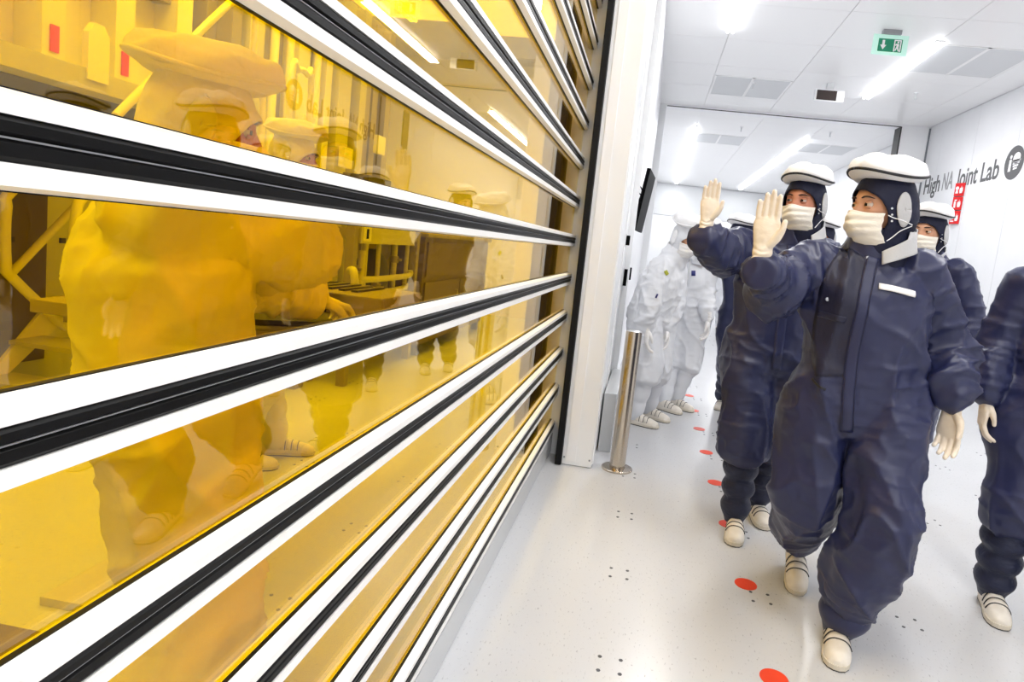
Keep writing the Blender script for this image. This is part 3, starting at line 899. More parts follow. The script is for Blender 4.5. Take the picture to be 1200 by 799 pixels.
drape(r, tri, 'chest_pocket', 'navy_dark', [(.60, 2.2, 1.20), (.645, 2.2, 1.195), (.69, 2.2, 1.19)], .022, (-.1, -1, 0), .005, .003, 10)
drape(r, tri, 'side_pocket_edge', 'piping', [(.615, 2.2, .965), (.635, 2.2, .948), (.66, 2.2, .938)], .007, (-.1, -1, 0), .004, .003, 10)
for p in ((.748, 1.415), (.635, 1.255)):
    h = tri.ray_cast(Vector((p[0]-.80, -.6, p[1])), Vector((0, 1, 0)))
    if h[0]: MB().tube([tuple(h[0]), tuple(h[0]-Vector((0, .008, 0)))], .007, 10).build('snap', 'bare_metal', o)
add_head(r, (.795, 2.385, 1.602), 70, 2, 'navy', 'skin')
add_hand(r, 'open', 'R', 'glove', (.358, 2.13, 1.402), (.02, .02, 1), (-.30, -1, .05))
add_hand(r, 'relaxed', 'L', 'glove', (1.118, 2.325, .918), (.03, -.07, -1), (-.65, -.75, 0))
gaiter(r, (.878, 2.265, .27), (.862, 2.305, .07), .100, .078, 'navy', 3, 2)
gaiter(r, (.79, 2.70, .27), (.80, 2.79, .13), .075, .062, 'navy', 5, 1)
add_shoe(r, (.855, 2.325, 0), 14, 0); add_shoe(r, (.805, 2.80, .055), 8, 16)

# ---- 2: man behind him, waving
r = empty('person', (.66, 3.25, 0), 'man in navy coverall waving beside the bowing staff, just behind the nearest man', 'person', WALK)
J = dict(hipL=(.765, 3.30, .93), hipR=(.575, 3.28, .93), shL=(.84, 3.28, 1.44), shR=(.48, 3.26, 1.44), neck=(.672, 3.24, 1.53),
         elL=(.95, 3.34, 1.16), wrL=(.93, 3.26, .92), elR=(.335, 3.14, 1.385), wrR=(.235, 2.99, 1.435),
         knL=(.745, 3.28, .52), anL=(.735, 3.42, .10), knR=(.575, 3.16, .52), anR=(.59, 3.16, .10))
o, tri = body(r, J, 'navy', .014, 1.06, 1.4, 1.06, 'gaiter', 21)
drape(r, tri, 'zip_placket', 'navy', [(.65, 3, 1.46), (.65, 3, 1.2), (.655, 3, 1.0), (.66, 3, .85)], .045, (-.1, -1, 0), .0045, .003, 24)
add_head(r, (.705, 3.215, 1.678), 38, 2, 'navy', 'skin_red')
add_hand(r, 'open', 'R', 'glove', (.233, 2.98, 1.525), (.03, 0, 1), (-.12, -1, .05))
add_hand(r, 'relaxed', 'L', 'glove', (.93, 3.25, .89), (0, -.05, -1), (-.8, -.6, 0))
gaiter(r, (.575, 3.15, .48), (.585, 3.16, .08), .092, .066, 'quilt', 7, 4); gaiter(r, (.745, 3.29, .48), (.735, 3.41, .08), .092, .066, 'quilt', 9, 4)
add_shoe(r, (.592, 3.17, 0), 8); add_shoe(r, (.735, 3.42, .0), -6)

# ---- 3: behind the right shoulder
Wd, l, f = Wf((1.72, 4.2, 0), 42)
r = empty('person', (1.72, 4.2, 0), 'man in navy coverall half hidden behind the nearest man, below the red fire signs', 'person', WALK)
J = dict(hipL=Wd(.095, 0, .92), hipR=Wd(-.095, 0, .92), shL=Wd(.185, 0, 1.45), shR=Wd(-.185, 0, 1.45), neck=Wd(0, .02, 1.53), elL=Wd(.30, -.02, 1.17), wrL=Wd(.29, .1, .93),
         elR=Wd(-.28, -.02, 1.17), wrR=Wd(-.27, .1, .93), knL=Wd(.11, .06, .5), anL=Wd(.13, .02, .1), knR=Wd(-.11, .0, .5), anR=Wd(-.12, -.12, .1))
o, tri = body(r, J, 'navy', .017, 1.0, 1.0, 1.0, 'gaiter', 33)
add_head(r, Wd(-.0, .06, 1.672), 48, 2, 'navy', 'skin')
add_hand(r, 'relaxed', 'L', 'glove', Wd(.29, .1, .9), (0, 0, -1), tuple(-l)); add_hand(r, 'relaxed', 'R', 'glove', Wd(-.27, .1, .9), (0, 0, -1), tuple(l))
gaiter(r, Wd(.11, .06, .46), Wd(.13, .02, .08), .09, .066, 'quilt', 11); gaiter(r, Wd(-.11, .0, .46), Wd(-.12, -.12, .08), .09, .066, 'quilt', 12)
add_shoe(r, tuple(Wd(.13, .02, 0)), 14); add_shoe(r, tuple(Wd(-.12, -.12, 0)), 40)

# ---- 4: at the right edge of the frame
Wd, l, f = Wf((1.74, 2.78, 0), 12)
r = empty('person', (1.74, 2.78, 0), 'navy-suited walker cut off by the right edge of the photo, arm and leg in view', 'person', WALK)
J = dict(hipL=Wd(.095, 0, .92), hipR=Wd(-.095, 0, .92), shL=Wd(.185, 0, 1.40), shR=Wd(-.185, 0, 1.40), neck=Wd(0, .02, 1.50), elL=Wd(.29, -.02, 1.14), wrL=Wd(.29, .1, .92),
         elR=Wd(-.25, -.02, 1.14), wrR=Wd(-.275, .06, .925), knL=Wd(.11, .1, .5), anL=Wd(.11, .1, .1), knR=Wd(-.105, .06, .5), anR=Wd(-.10, .0, .1))
o, tri = body(r, J, 'navy', .016, 1.0, 1.0, 1.0, 'gaiter', 44)
add_head(r, Wd(0, .05, 1.64), 30, 2, 'navy', 'skin')
add_hand(r, 'relaxed', 'L', 'glove', Wd(.29, .1, .89), (0, 0, -1), tuple(-l)); add_hand(r, 'relaxed', 'R', 'glove', Wd(-.275, .06, .89), (0, -.05, -1), tuple(l))
gaiter(r, Wd(.11, .1, .46), Wd(.11, .1, .08), .09, .068, 'quilt', 13); gaiter(r, Wd(-.105, .06, .46), Wd(-.10, .0, .08), .095, .070, 'quilt', 14)
add_shoe(r, tuple(Wd(.11, .1, 0)), 12); add_shoe(r, tuple(Wd(-.10, .0, 0)), 16)

# ---- 5: hidden between the two waving men
Wd, l, f = Wf((1.20, 4.75, 0), 25)
r = empty('person', (1.20, 4.75, 0), 'walker whose navy hood and white cap show only between the two waving men', 'person', WALK)
J = dict(hipL=Wd(.095, 0, .9), hipR=Wd(-.095, 0, .9), shL=Wd(.18, 0, 1.37), shR=Wd(-.18, 0, 1.37), neck=Wd(0, .02, 1.46), elL=Wd(.27, -.02, 1.1), wrL=Wd(.26, .1, .88),
         elR=Wd(-.27, -.02, 1.1), wrR=Wd(-.26, .1, .88), knL=Wd(.11, .06, .5), anL=Wd(.11, .02, .1), knR=Wd(-.11, .0, .5), anR=Wd(-.11, -.1, .1))
body(r, J, 'navy', .022, 1.0, 1.0, 1.0, 'gaiter', 55)
add_head(r, Wd(0, .05, 1.585), 30, 2, 'navy', 'skin_red')
gaiter(r, Wd(.11, .06, .46), Wd(.11, .02, .08), .09, .068, 'quilt', 15); gaiter(r, Wd(-.11, .0, .46), Wd(-.11, -.1, .08), .09, .068, 'quilt', 16)
add_hand(r, 'relaxed', 'L', 'glove', Wd(.26, .1, .85), (0, 0, -1), tuple(-l)); add_hand(r, 'relaxed', 'R', 'glove', Wd(-.26, .1, .85), (0, 0, -1), tuple(l))
add_shoe(r, tuple(Wd(.11, .02, 0)), 25); add_shoe(r, tuple(Wd(-.11, -.1, 0)), 25)

# ---- 6: behind the second man, arm stretched to the white-suited staff
r = empty('person', (.86, 5.65, 0), 'walker behind the taller waving man, stretching a navy sleeve out to the white-suited staff', 'person', WALK)
J = dict(hipL=(.97, 5.65, .9), hipR=(.80, 5.65, .9), shL=(.99, 5.60, 1.40), shR=(.66, 5.62, 1.38), neck=(.80, 5.60, 1.47), elL=(1.08, 5.60, 1.12), wrL=(1.06, 5.50, .9),
         elR=(.52, 5.76, 1.25), wrR=(.40, 5.93, 1.27), knL=(.98, 5.62, .5), anL=(.99, 5.70, .1), knR=(.80, 5.62, .5), anR=(.83, 5.95, .1))
body(r, J, 'navy', .02, 1.0, 1.0, 1.0, 'gaiter', 66)
add_head(r, (.74, 5.55, 1.592), 55, 2, 'navy', 'skin')
gaiter(r, (.98, 5.62, .46), (.99, 5.70, .08), .09, .068, 'quilt', 17); gaiter(r, (.80, 5.64, .46), (.83, 5.94, .08), .09, .068, 'quilt', 18)
add_hand(r, 'relaxed', 'R', 'glove', (.38, 5.96, 1.27), (-.7, .6, .0), (0, 0, -1)); add_hand(r, 'relaxed', 'L', 'glove', (1.06, 5.49, .87), (0, 0, -1), (-1, 0, 0))
add_shoe(r, (.99, 5.70, 0), 25); add_shoe(r, (.83, 5.95, 0), 15)

# ---- 7: white-suited, bowing, by the steel post
r = empty('person', (.06, 4.9, 0), 'white-suited worker bowing forward with hanging arms, right behind the steel post', 'person', BOW)
J = dict(hipL=(.09, 5.02, .90), hipR=(.00, 4.86, .90), shL=(.20, 5.02, 1.29), shR=(.10, 4.76, 1.27), neck=(.205, 4.86, 1.38), elL=(.24, 5.0, 1.0), wrL=(.19, 4.94, .80),
         elR=(.045, 4.70, 1.01), wrR=(.035, 4.70, .80), knL=(.16, 5.04, .48), anL=(.13, 5.16, .1), knR=(.075, 4.86, .48), anR=(.02, 4.90, .1))
o, tri = body(r, J, 'white_suit', .015, 1.0, 1.1, .95, 'gaiter', 77)
add_head(r, (.238, 4.83, 1.50), -35, 16, 'white', 'skin')
add_hand(r, 'relaxed', 'R', 'glove_white', (.04, 4.69, .775), (.05, -.05, -1), (.8, .2, 0)); add_hand(r, 'relaxed', 'L', 'glove_white', (.19, 4.93, .775), (0, 0, -1), (-.5, -.5, 0))
gaiter(r, (.075, 4.86, .44), (.02, 4.90, .08), .088, .068, 'white_suit', 19, 3); gaiter(r, (.16, 5.04, .44), (.13, 5.16, .08), .088, .068, 'white_suit', 20, 3)
add_shoe(r, (.02, 4.90, 0), -74); add_shoe(r, (.13, 5.16, 0), -62)
drape(r, tri, 'sleeve_badge', 'badge_lime', [(.115, 4.5, 1.235), (.125, 4.5, 1.22), (.135, 4.5, 1.205)], .025, (0, -1, 0), .005, .002, 6)
drape(r, tri, 'sleeve_pen_pocket', 'badge_blue', [(.105, 4.5, 1.06), (.095, 4.5, 1.03)], .012, (.2, -1, 0), .005, .002, 4)

# ---- 8: white-suited, standing behind
r = empty('person', (.36, 5.65, 0), 'white-suited worker standing half turned behind the bowing one, dark blue badge on the chest', 'person', BOW)
J = dict(hipL=(.44, 5.66, .90), hipR=(.27, 5.70, .90), shL=(.50, 5.56, 1.32), shR=(.19, 5.60, 1.33), neck=(.38, 5.52, 1.42), elL=(.52, 5.56, 1.06), wrL=(.545, 5.45, .86),
         elR=(.14, 5.62, 1.04), wrR=(.2, 5.5, .84), knL=(.45, 5.62, .48), anL=(.38, 5.66, .1), knR=(.29, 5.64, .48), anR=(.27, 5.52, .1))
o, tri = body(r, J, 'white_suit', .017, 1.0, 1.1, .95, 'gaiter', 88)
add_head(r, (.435, 5.45, 1.535), -25, 12, 'white', 'skin')
add_hand(r, 'relaxed', 'L', 'glove_white', (.55, 5.44, .83), (.02, -.1, -1), (-.9, -.3, 0)); add_hand(r, 'relaxed', 'R', 'glove_white', (.2, 5.49, .81), (0, 0, -1), (1, 0, 0))
gaiter(r, (.45, 5.62, .44), (.38, 5.66, .08), .088, .068, 'white_suit', 23, 3); gaiter(r, (.29, 5.64, .44), (.27, 5.52, .08), .088, .068, 'white_suit', 24, 3)
add_shoe(r, (.36, 5.64, 0), -60); add_shoe(r, (.25, 5.50, 0), -58)
drape(r, tri, 'chest_badge', 'badge_blue', [(.395, 5.2, 1.245), (.40, 5.2, 1.20)], .035, (.1, -1, 0), .006, .002, 4)
drape(r, tri, 'zip_line', 'vent_grey', [(.36, 5.2, 1.30), (.355, 5.2, 1.15), (.35, 5.2, 1.0)], .012, (.1, -1, 0), .005, .002, 12)

# ---- 9: far away in the hall
r = empty('person', (1.40, 13.05, 0), 'small distant white-suited figure standing in the far hall', 'person', BOW)
J = dict(hipL=(1.50, 13.05, .9), hipR=(1.32, 13.05, .9), shL=(1.58, 13.05, 1.38), shR=(1.22, 13.05, 1.38), neck=(1.40, 13.03, 1.47), elL=(1.65, 13.05, 1.1), wrL=(1.63, 12.95, .88),
         elR=(1.15, 13.05, 1.1), wrR=(1.17, 12.95, .88), knL=(1.51, 13.0, .5), anL=(1.53, 13.05, .1), knR=(1.3, 13.02, .5), anR=(1.25, 13.1, .1))
body(r, J, 'white_suit', .026, 1.0, 1.0, 1.0, 'gaiter', 99)
add_head(r, (1.40, 13.0, 1.59), 10, 0, 'white', 'skin')
add_hand(r, 'relaxed', 'L', 'glove_white', (1.63, 12.94, .85), (0, 0, -1), (-1, 0, 0)); add_hand(r, 'relaxed', 'R', 'glove_white', (1.17, 12.94, .85), (0, 0, -1), (1, 0, 0))
gaiter(r, (1.51, 13.0, .45), (1.53, 13.05, .08), .09, .066, 'white_suit', 25, 3); gaiter(r, (1.3, 13.02, .45), (1.25, 13.1, .08), .09, .066, 'white_suit', 26, 3)
add_shoe(r, (1.53, 13.05, 0), -10); add_shoe(r, (1.25, 13.1, 0), 40)

# ---- 10: large worker close behind the panes
r = empty('person', (-1.02, 1.26, 0), 'big white-suited worker in wide cap close behind the amber panes, leaning over the bench', 'person', INN)
J = dict(hipL=(-1.12, 1.36, .90), hipR=(-.95, 1.20, .90), shL=(-1.20, 1.42, 1.31), shR=(-1.0, 1.19, 1.31), neck=(-1.08, 1.33, 1.40), elL=(-1.13, 1.60, 1.16), wrL=(-1.01, 1.78, 1.10),
         elR=(-.85, 1.43, 1.25), wrR=(-1.02, 1.60, 1.25), knL=(-1.08, 1.42, .48), anL=(-1.06, 1.38, .1), knR=(-.91, 1.24, .48), anR=(-.88, 1.12, .1))
o, tri = body(r, J, 'inner_suit', .014, 1.16, 1.5, 1.15, 'straight', 111)
add_head(r, (-1.035, 1.34, 1.515), -128, 3, 'inner', 'skin_deep')
add_hand(r, 'relaxed', 'R', 'glove_white', (-1.04, 1.625, 1.25), (-.7, .8, -.1), (-.2, -.3, -1)); add_hand(r, 'grip', 'L', 'glove_white', (-.985, 1.83, 1.085), (.2, 1, -.3), (0, -.3, -1))
add_shoe(r, (-1.06, 1.38, 0), -150); add_shoe(r, (-.88, 1.12, 0), -150)

# ---- 11: second worker inside
r = empty('person', (-1.99, 3.05, 0), 'second worker inside the amber room, in white cap and hood, further back past the bench', 'person', INN)
Wd, l, f = Wf((-1.99, 3.05, 0), -112)
J = dict(hipL=Wd(.095, 0, .9), hipR=Wd(-.095, 0, .9), shL=Wd(.18, .05, 1.38), shR=Wd(-.18, .05, 1.38), neck=Wd(0, .08, 1.47), elL=Wd(.27, .05, 1.12), wrL=Wd(.22, .25, .98),
         elR=Wd(-.27, .05, 1.12), wrR=Wd(-.22, .25, .98), knL=Wd(.11, .04, .5), anL=Wd(.11, .1, .1), knR=Wd(-.11, .05, .5), anR=Wd(-.11, -.05, .1))
body(r, J, 'inner_suit', .019, 1.0, 1.1, 1.0, 'gaiter', 122)
add_head(r, tuple(Wd(0, .12, 1.63)), -100, 4, 'inner', 'skin_deep')
add_hand(r, 'relaxed', 'L', 'glove_white', Wd(.22, .27, .96), tuple(f-np.array([0, 0, .8])), (0, 0, -1)); add_hand(r, 'relaxed', 'R', 'glove_white', Wd(-.22, .27, .96), tuple(f-np.array([0, 0, .8])), (0, 0, -1))
gaiter(r, Wd(.11, .04, .44), Wd(.11, .1, .08), .09, .068, 'inner_suit', 27, 3); gaiter(r, Wd(-.11, .05, .44), Wd(-.11, -.05, .08), .09, .068, 'inner_suit', 28, 3)
add_shoe(r, tuple(Wd(.11, .1, 0)), -112); add_shoe(r, tuple(Wd(-.11, -.05, 0)), -112)

# ================================================================== THINGS OF THE CORRIDOR
# steel post
bo = empty('bollard', (-.044, 3.80, 0), 'brushed steel post with round foot plate standing in front of the bowing white-suited worker', 'bollard')
pv, pf = tube([(0, 0, .012), (0, 0, .855), (0, 0, .868)], [.049, .049, .047], 40)
MB().add(pv, pf).build('post', 'steel', bo, True)
pv, pf = tube([(0, 0, 0), (0, 0, .010), (0, 0, .013)], [.096, .096, .09], 40)
MB().add(pv, pf).build('foot_plate', 'steel', bo, True)
pv, pf = tube([(0, 0, .868), (0, 0, .874)], [.047, .038], 32)
MB().add(pv, pf).build('top_cap', 'bare_metal', bo, True)

def text_mesh(s, size, ext, matn, bold=0.):
    c = bpy.data.curves.new('t', 'FONT'); c.body = s; c.size = size; c.extrude = ext; c.offset = bold
    o = bpy.data.objects.new('t', c); COL.objects.link(o)
    dg = bpy.context.evaluated_depsgraph_get(); dg.update()
    me = bpy.data.meshes.new_from_object(o.evaluated_get(dg)); bpy.data.objects.remove(o); bpy.data.curves.remove(c)
    me.materials.clear(); me.materials.append(M[matn]); return me
# lettering on the right wall (reads from +y to -y as seen from the corridor)
def wall_m(y, z, x=4.6225):
    return Matrix(((0, 0, -1, x), (-1, 0, 0, y), (0, 1, 0, z), (0, 0, 0, 1)))
lt = empty('wall_lettering', (4.622, 10.7, 2.86), 'dark grey words High NA Joint Lab on the white right wall', 'lettering')
for w, mt, y0, y1 in (('High', 'lettering', 11.98, 11.37), ('NA', 'lettering_pale', 11.27, 10.90), ('Joint', 'lettering', 10.79, 10.14), ('Lab', 'lettering', 10.03, 9.55)):
    me = text_mesh(w, .40, .0015, mt, .006)
    xs = [v.co.x for v in me.vertices]; k = (y0-y1)/(max(xs)-min(xs)); m0 = min(xs)
    for v in me.vertices: v.co.x = (v.co.x-m0)*k
    o = link('word', me, lt); o.matrix_local = Matrix.Translation(-lt.location) @ wall_m(y0, 2.945)
lg = empty('round_emblem', (4.622, 9.20, 3.105), 'dark round emblem with white figure and hand shapes after the wall lettering', 'emblem')
pv, pf = tube([(0, 0, 0), (0, 0, .003)], .225, 48)
o = MB().add(pv, pf).build('disc', 'lettering', lg); o.matrix_local = Matrix.Translation(-lg.location) @ wall_m(9.20, 3.105)
em = MB()
def flat(mb, pts, z0=.003, z1=.005):
    n = len(pts); mb.add([(x, y_, z0) for x, y_ in pts]+[(x, y_, z1) for x, y_ in pts], [(i, (i+1) % n, n+(i+1) % n, n+i) for i in range(n)]+[tuple(range(n))[::-1], tuple(range(n, 2*n))])
circ = lambda cx, cy, r_, n=18, ry=None: [(cx+r_*math.cos(2*PI*i/n), cy+(ry or r_)*math.sin(2*PI*i/n)) for i in range(n)]
flat(em, circ(-.085, .085, .026)); flat(em, [(-.115, -.11), (-.055, -.11), (-.06, .05), (-.112, .05)])
flat(em, circ(.055, .055, .085, 24, .075))
for i, yy in enumerate((.02, -.015, -.05, -.085)): flat(em, [(-.03+.012*i, yy-.012), (.15-.018*i, yy-.004), (.15-.018*i, yy+.018), (-.03+.012*i, yy+.014)])
o = em.build('emblem_figure', 'tag_white', lg); o.matrix_local = Matrix.Translation(-lg.location) @ wall_m(9.20, 3.105)

# three red fire signs, folded panels that stand out from the wall
for i, lab in enumerate(['topmost red fire sign with white bell pictogram, under the wall lettering', 'middle red fire sign with white extinguisher pictogram', 'lowest red fire sign with white hose reel pictogram']):
    z = 2.88-.215*i; s = empty('fire_sign', (4.62, 10.6, z), lab, 'sign', 'red fire signs on the right wall')
    MB().prism([(0, -.15), (-.075, 0), (0, .15), (-.003, .15), (-.078, 0), (-.003, -.15)], 2, -.1, .1).build('sign_panel', 'sign_red', s)
    pic = MB()
    # local frame on each slanted face: a runs along the face, b upward
    def face(pts, sgn):
        n = len(pts); L = math.hypot(.075, .15); vx = []
        for off in (.003, .0045):
            for a, b_ in pts:
                t = a/L
                nx, ny = -.15/L, -.075/L*-sgn
                vx.append((-.003-.075*(1-t)+nx*off, sgn*.15*t+ny*off, b_))
        pic.add(vx, [(q, (q+1) % n, n+(q+1) % n, n+q) for q in range(n)]+[tuple(range(n))[::-1], tuple(range(n, 2*n))])
    for sgn in (-1, 1):
        flame = [(.095, -.06), (.135, -.055), (.145, -.01), (.135, .04), (.125, .015), (.115, .06), (.105, .01), (.092, .03), (.088, -.02)]
        face(flame, sgn)
        if i == 0: face(circ(.045, .02, .028), sgn); face([(.02, -.06), (.07, -.06), (.06, -.01), (.03, -.01)], sgn)
        elif i == 1: face([(.03, -.065), (.062, -.065), (.062, .03), (.03, .03)], sgn); face([(.036, .035), (.075, .045), (.075, .06), (.036, .06)], sgn)
        else: face(circ(.045, .0, .032), sgn); face([(.015, -.07), (.078, -.07), (.078, -.05), (.015, -.05)], sgn)
    pic.build('pictogram', 'tag_white', s)

# return-air grille along the foot of the right wall
gr = empty('wall_grille', (4.62, 8.9, 0), 'white louvred air grille low on the right wall, between two navy walkers', 'grille')
MB().box((-.008, -2.4, .08), (.0, 2.4, .74)).build('backing', 'grille_dark', gr)
lv = MB().box((-.022, -.27, -.005), (-.006, .27, .005)).mesh('louvre', 'grille')
fr_ = MB()
for i in range(9): fr_.box((-.03, -2.42+.6*i, .07), (-.002, -2.37+.6*i, .75), .002)
for z in (.07, .39, .72): fr_.box((-.03, -2.42, z), (-.002, 2.43, z+.035), .002)
fr_.build('grille_frame', 'grille', gr)
for i in range(8):
    for j in range(2):
        for k in range(14):
            link('louvre', lv, gr, (0, -2.095+.6*i, .118+.325*j+.0205*k))

# exit sign under the ceiling
ex = empty('exit_sign', (2.36, 7.75, 4.146), 'green emergency exit sign with running figure hanging under the ceiling', 'sign')
MB().box((-.10, -.035, -.05), (.10, .035, 0), .006).build('sign_housing', 'plastic_grey', ex)
MB().box((-.19, -.006, -.27), (.19, .006, -.05), .003).build('sign_plate', 'sign_frost', ex)
gp = MB().box((-.13, -.009, -.235), (.13, -.006, -.095)).build('pictogram_field', 'sign_green', ex)
pc = MB()
def fl(pts):
    n = len(pts); pc.add([(x, -.0095, z) for x, z in pts]+[(x, -.0115, z) for x, z in pts], [(i, (i+1) % n, n+(i+1) % n, n+i) for i in range(n)]+[tuple(range(n))[::-1], tuple(range(n, 2*n))])
fl([(-.108, -.165), (-.075, -.215), (-.042, -.165), (-.062, -.165), (-.062, -.112), (-.088, -.112), (-.088, -.165)])
fl([(.04, -.23), (.04, -.102), (.118, -.102), (.118, -.23), (.106, -.23), (.106, -.114), (.052, -.114), (.052, -.23)])
fl(circ(.084, -.128, .011, 12)); fl([(.064, -.142), (.096, -.146), (.092, -.185), (.104, -.225), (.092, -.226), (.078, -.192), (.064, -.222), (.054, -.216), (.068, -.18), (.07, -.158), (.058, -.166), (.052, -.158)])
pc.build('running_figure', 'tag_white', ex)
# ceiling display
dv = empty('ceiling_display', (2.30, 10.0, 4.146), 'white box with dark brown screen hanging from the ceiling before the header', 'display')
MB().box((-.05, -.03, -.12), (.05, .03, 0), .004).build('bracket', 'vent_grey', dv)
MB().box((-.21, -.05, -.27), (.21, .05, -.10), .008).build('casing', 'white_panel', dv)
MB().box((-.185, -.055, -.255), (.10, -.049, -.115)).build('screen', 'screen_dark', dv)
# ceiling filter panels
for x0, x1, y0, y1, lab in [(.62, 1.76, 10.05, 11.18, 'pair of grey ceiling filter panels on the left, before the header'), (3.0, 4.12, 8.05, 9.15, 'pair of grey ceiling filter panels on the right, by the right wall'),
                            (.62, 1.76, 14.6, 15.7, 'pair of grey ceiling filter panels in the far hall, left row'), (3.0, 4.12, 14.6, 15.7, 'pair of grey ceiling filter panels in the far hall, right row')]:
    v = empty('ceiling_vent', ((x0+x1)/2, (y0+y1)/2, 4.146), lab, 'vent', 'grey ceiling filter panels')
    w = (x1-x0)/2; h = (y1-y0)/2
    MB().box((-w, -h, -.006), (w, -h+.02, 0)).box((-w, h-.02, -.006), (w, h, 0)).box((-w, -h, -.006), (-w+.02, h, 0)).box((w-.02, -h, -.006), (w, h, 0)).box((-.02, -h, -.006), (.02, h, 0)).build('vent_frame', 'ceiling', v)
    for s in (-1, 1): MB().box((min(s*.02, s*(w-.02)), -h+.02, -.003), (max(s*.02, s*(w-.02)), h-.02, -.001)).build('filter_panel', 'vent_grey', v)
# sprinklers
for x, y, lab in [(3.56, 10.1, 'sprinkler head under the ceiling right of the twin light, before the header'), (1.22, 10.3, 'sprinkler head between the left filter panels'), (1.5, 13.6, 'sprinkler head just beyond the header, left'), (3.2, 13.3, 'sprinkler head just beyond the header, right')]:
    s = empty('sprinkler', (x, y, 4.146), lab, 'sprinkler', 'sprinkler heads')
    pv, pf = tube([(0, 0, 0), (0, 0, -.012)], .035, 16); MB().add(pv, pf).build('rosette', 'aluminium', s)
    pv, pf = tube([(0, 0, -.01), (0, 0, -.05), (0, 0, -.085)], [.012, .01, .006], 10); MB().add(pv, pf).tube([(0, 0, -.085), (0, 0, -.09)], .022, 12).build('nozzle', 'vent_grey', s)
# ceiling sensor plate
s = empty('ceiling_sensor', (.12, 6.9, 4.146), 'small white sensor plate with dark dot on the ceiling near the shutter side', 'sensor')
MB().box((-.07, -.09, -.012), (.07, .09, 0), .004).build('plate', 'white_panel', s); MB().box((-.025, -.02, -.016), (.025, .02, -.011)).build('lens', 'screen_black', s)

# wall screen, seen edge on, on the left wall
mo = empty('wall_screen', (-.19, 5.45, 1.78), 'thin black wall screen seen edge-on above the bowing white-suited worker', 'screen')
a = MB().box((.06, -.30, -.25), (.09, .30, .25), .004).build('screen_body', 'screen_black', mo); a.rotation_euler = (0, math.radians(7), math.radians(-4))
MB().box((.0, -.06, -.08), (.012, .06, .08), .003).tube([(.005, 0, 0), (.06, 0, 0)], .02, 8).build('wall_bracket', 'plastic_grey', mo)
cb = MB()
for i in range(3): cb.tube([(.0, -.25+.03*i, .12-.06*i), (.05, -.3+.02*i, .06-.05*i), (.03, -.33, -.05-.07*i), (0, -.30, -.16-.04*i)], .005, 6, 4)
cb.build('cables', 'screen_black', mo)
for (y, z, h, lab) in [(4.55, 1.42, .07, 'small dark push button box on the white jamb below the wall screen'), (4.9, 1.14, .13, 'black door pull on the white jamb behind the shutter'), (5.6, 1.15, .11, 'black latch on the left wall next to the bowing worker')]:
    x = -.2 if y < 4.98 else -.19
    c = empty('wall_control', (x, y, z), lab, 'control')
    MB().box((0, -.03, -h/2-.01), (.008, .03, h/2+.01), .002).build('back_plate', 'vent_grey', c); MB().box((.008, -.018, -h/2), (.035, .018, h/2), .004).build('handle', 'screen_black', c)
# guard plate beside the jamb
gp_ = empty('guard_plate', (-.19, 4.09, 0), 'low grey guard plate beside the white jamb, left of the steel post', 'plate')
MB().box((0, 0, 0), (.085, .9, .40), .006).build('plate', 'grey_panel', gp_)
# far hall work place
ds = empty('workstation', (2.25, 14.6, 0), 'small white workstation with dark screen in the far hall', 'workstation')
MB().box((-.4, -.3, .9), (.4, .3, .94), .004).build('worktop', 'white_panel', ds)
for sx in (-.36, .36): MB().box((sx-.025, -.25, 0), (sx+.025, .25, .9), .003).build('leg', 'aluminium', ds)
MB().box((-.28, -.02, 1.05), (.28, .02, 1.42), .004).build('screen', 'screen_black', ds); MB().box((-.03, -.02, .94), (.03, .03, 1.06)).build('screen_stand', 'plastic_grey', ds)

# ================================================================== THINGS OF THE AMBER ROOM
# bench with laptop and instrument
bn = empty('workbench', (-1.35, 1.95, 0), 'bench behind the panes that carries the laptop, under the big worker\'s hand', 'bench')
MB().box((-.45, -.30, .96), (.42, .55, 1.0), .004).build('worktop', 'machine_mid', bn)
MB().box((-.33, -.10, .03), (-.23, .0, .96), .004).build('column', 'machine', bn)
MB().box((-.45, -.25, 0), (-.10, .15, .03), .004).build('foot', 'machine', bn)
MB().box((-.44, -.2, .92), (.3, .4, .96)).build('support_frame', 'machine_mid', bn)
la = empty('laptop', (-1.14, 1.84, 1.0), 'dark laptop lying open on the bench behind the panes', 'laptop', rz=math.radians(35))
MB().box((-.16, -.11, 0), (.16, .11, .018), .004).build('keyboard_base', 'machine_dark', la)
a = MB().box((-.16, -.005, 0), (.16, .005, .21), .003).build('screen_lid', 'screen_black', la, loc=(0, .11, .018)); a.rotation_euler = (math.radians(-28), 0, 0)
it = empty('instrument_box', (-1.18, 2.31, 1.0), 'flat ribbed instrument case lying on the bench beyond the laptop', 'instrument')
MB().box((-.26, -.19, 0), (.26, .19, .075), .008).build('case', 'machine_mid', it)
for i in range(7): MB().box((-.2+.05*i, -.10, .075), (-.175+.05*i, .14, .083)).build('rib', 'machine_dark', it)
# low dark cart in the lower left
lc = empty('floor_crate', (-1.40, .92, 0), 'low dark brown crate on the floor behind the lowest panes, bottom left of the photo', 'crate')
MB().box((-.30, -.5, .0), (.30, .19, .36), .01).build('crate_body', 'machine_dark', lc); MB().box((-.31, -.51, .36), (.31, .20, .40), .006).build('lid', 'machine_brown', lc)

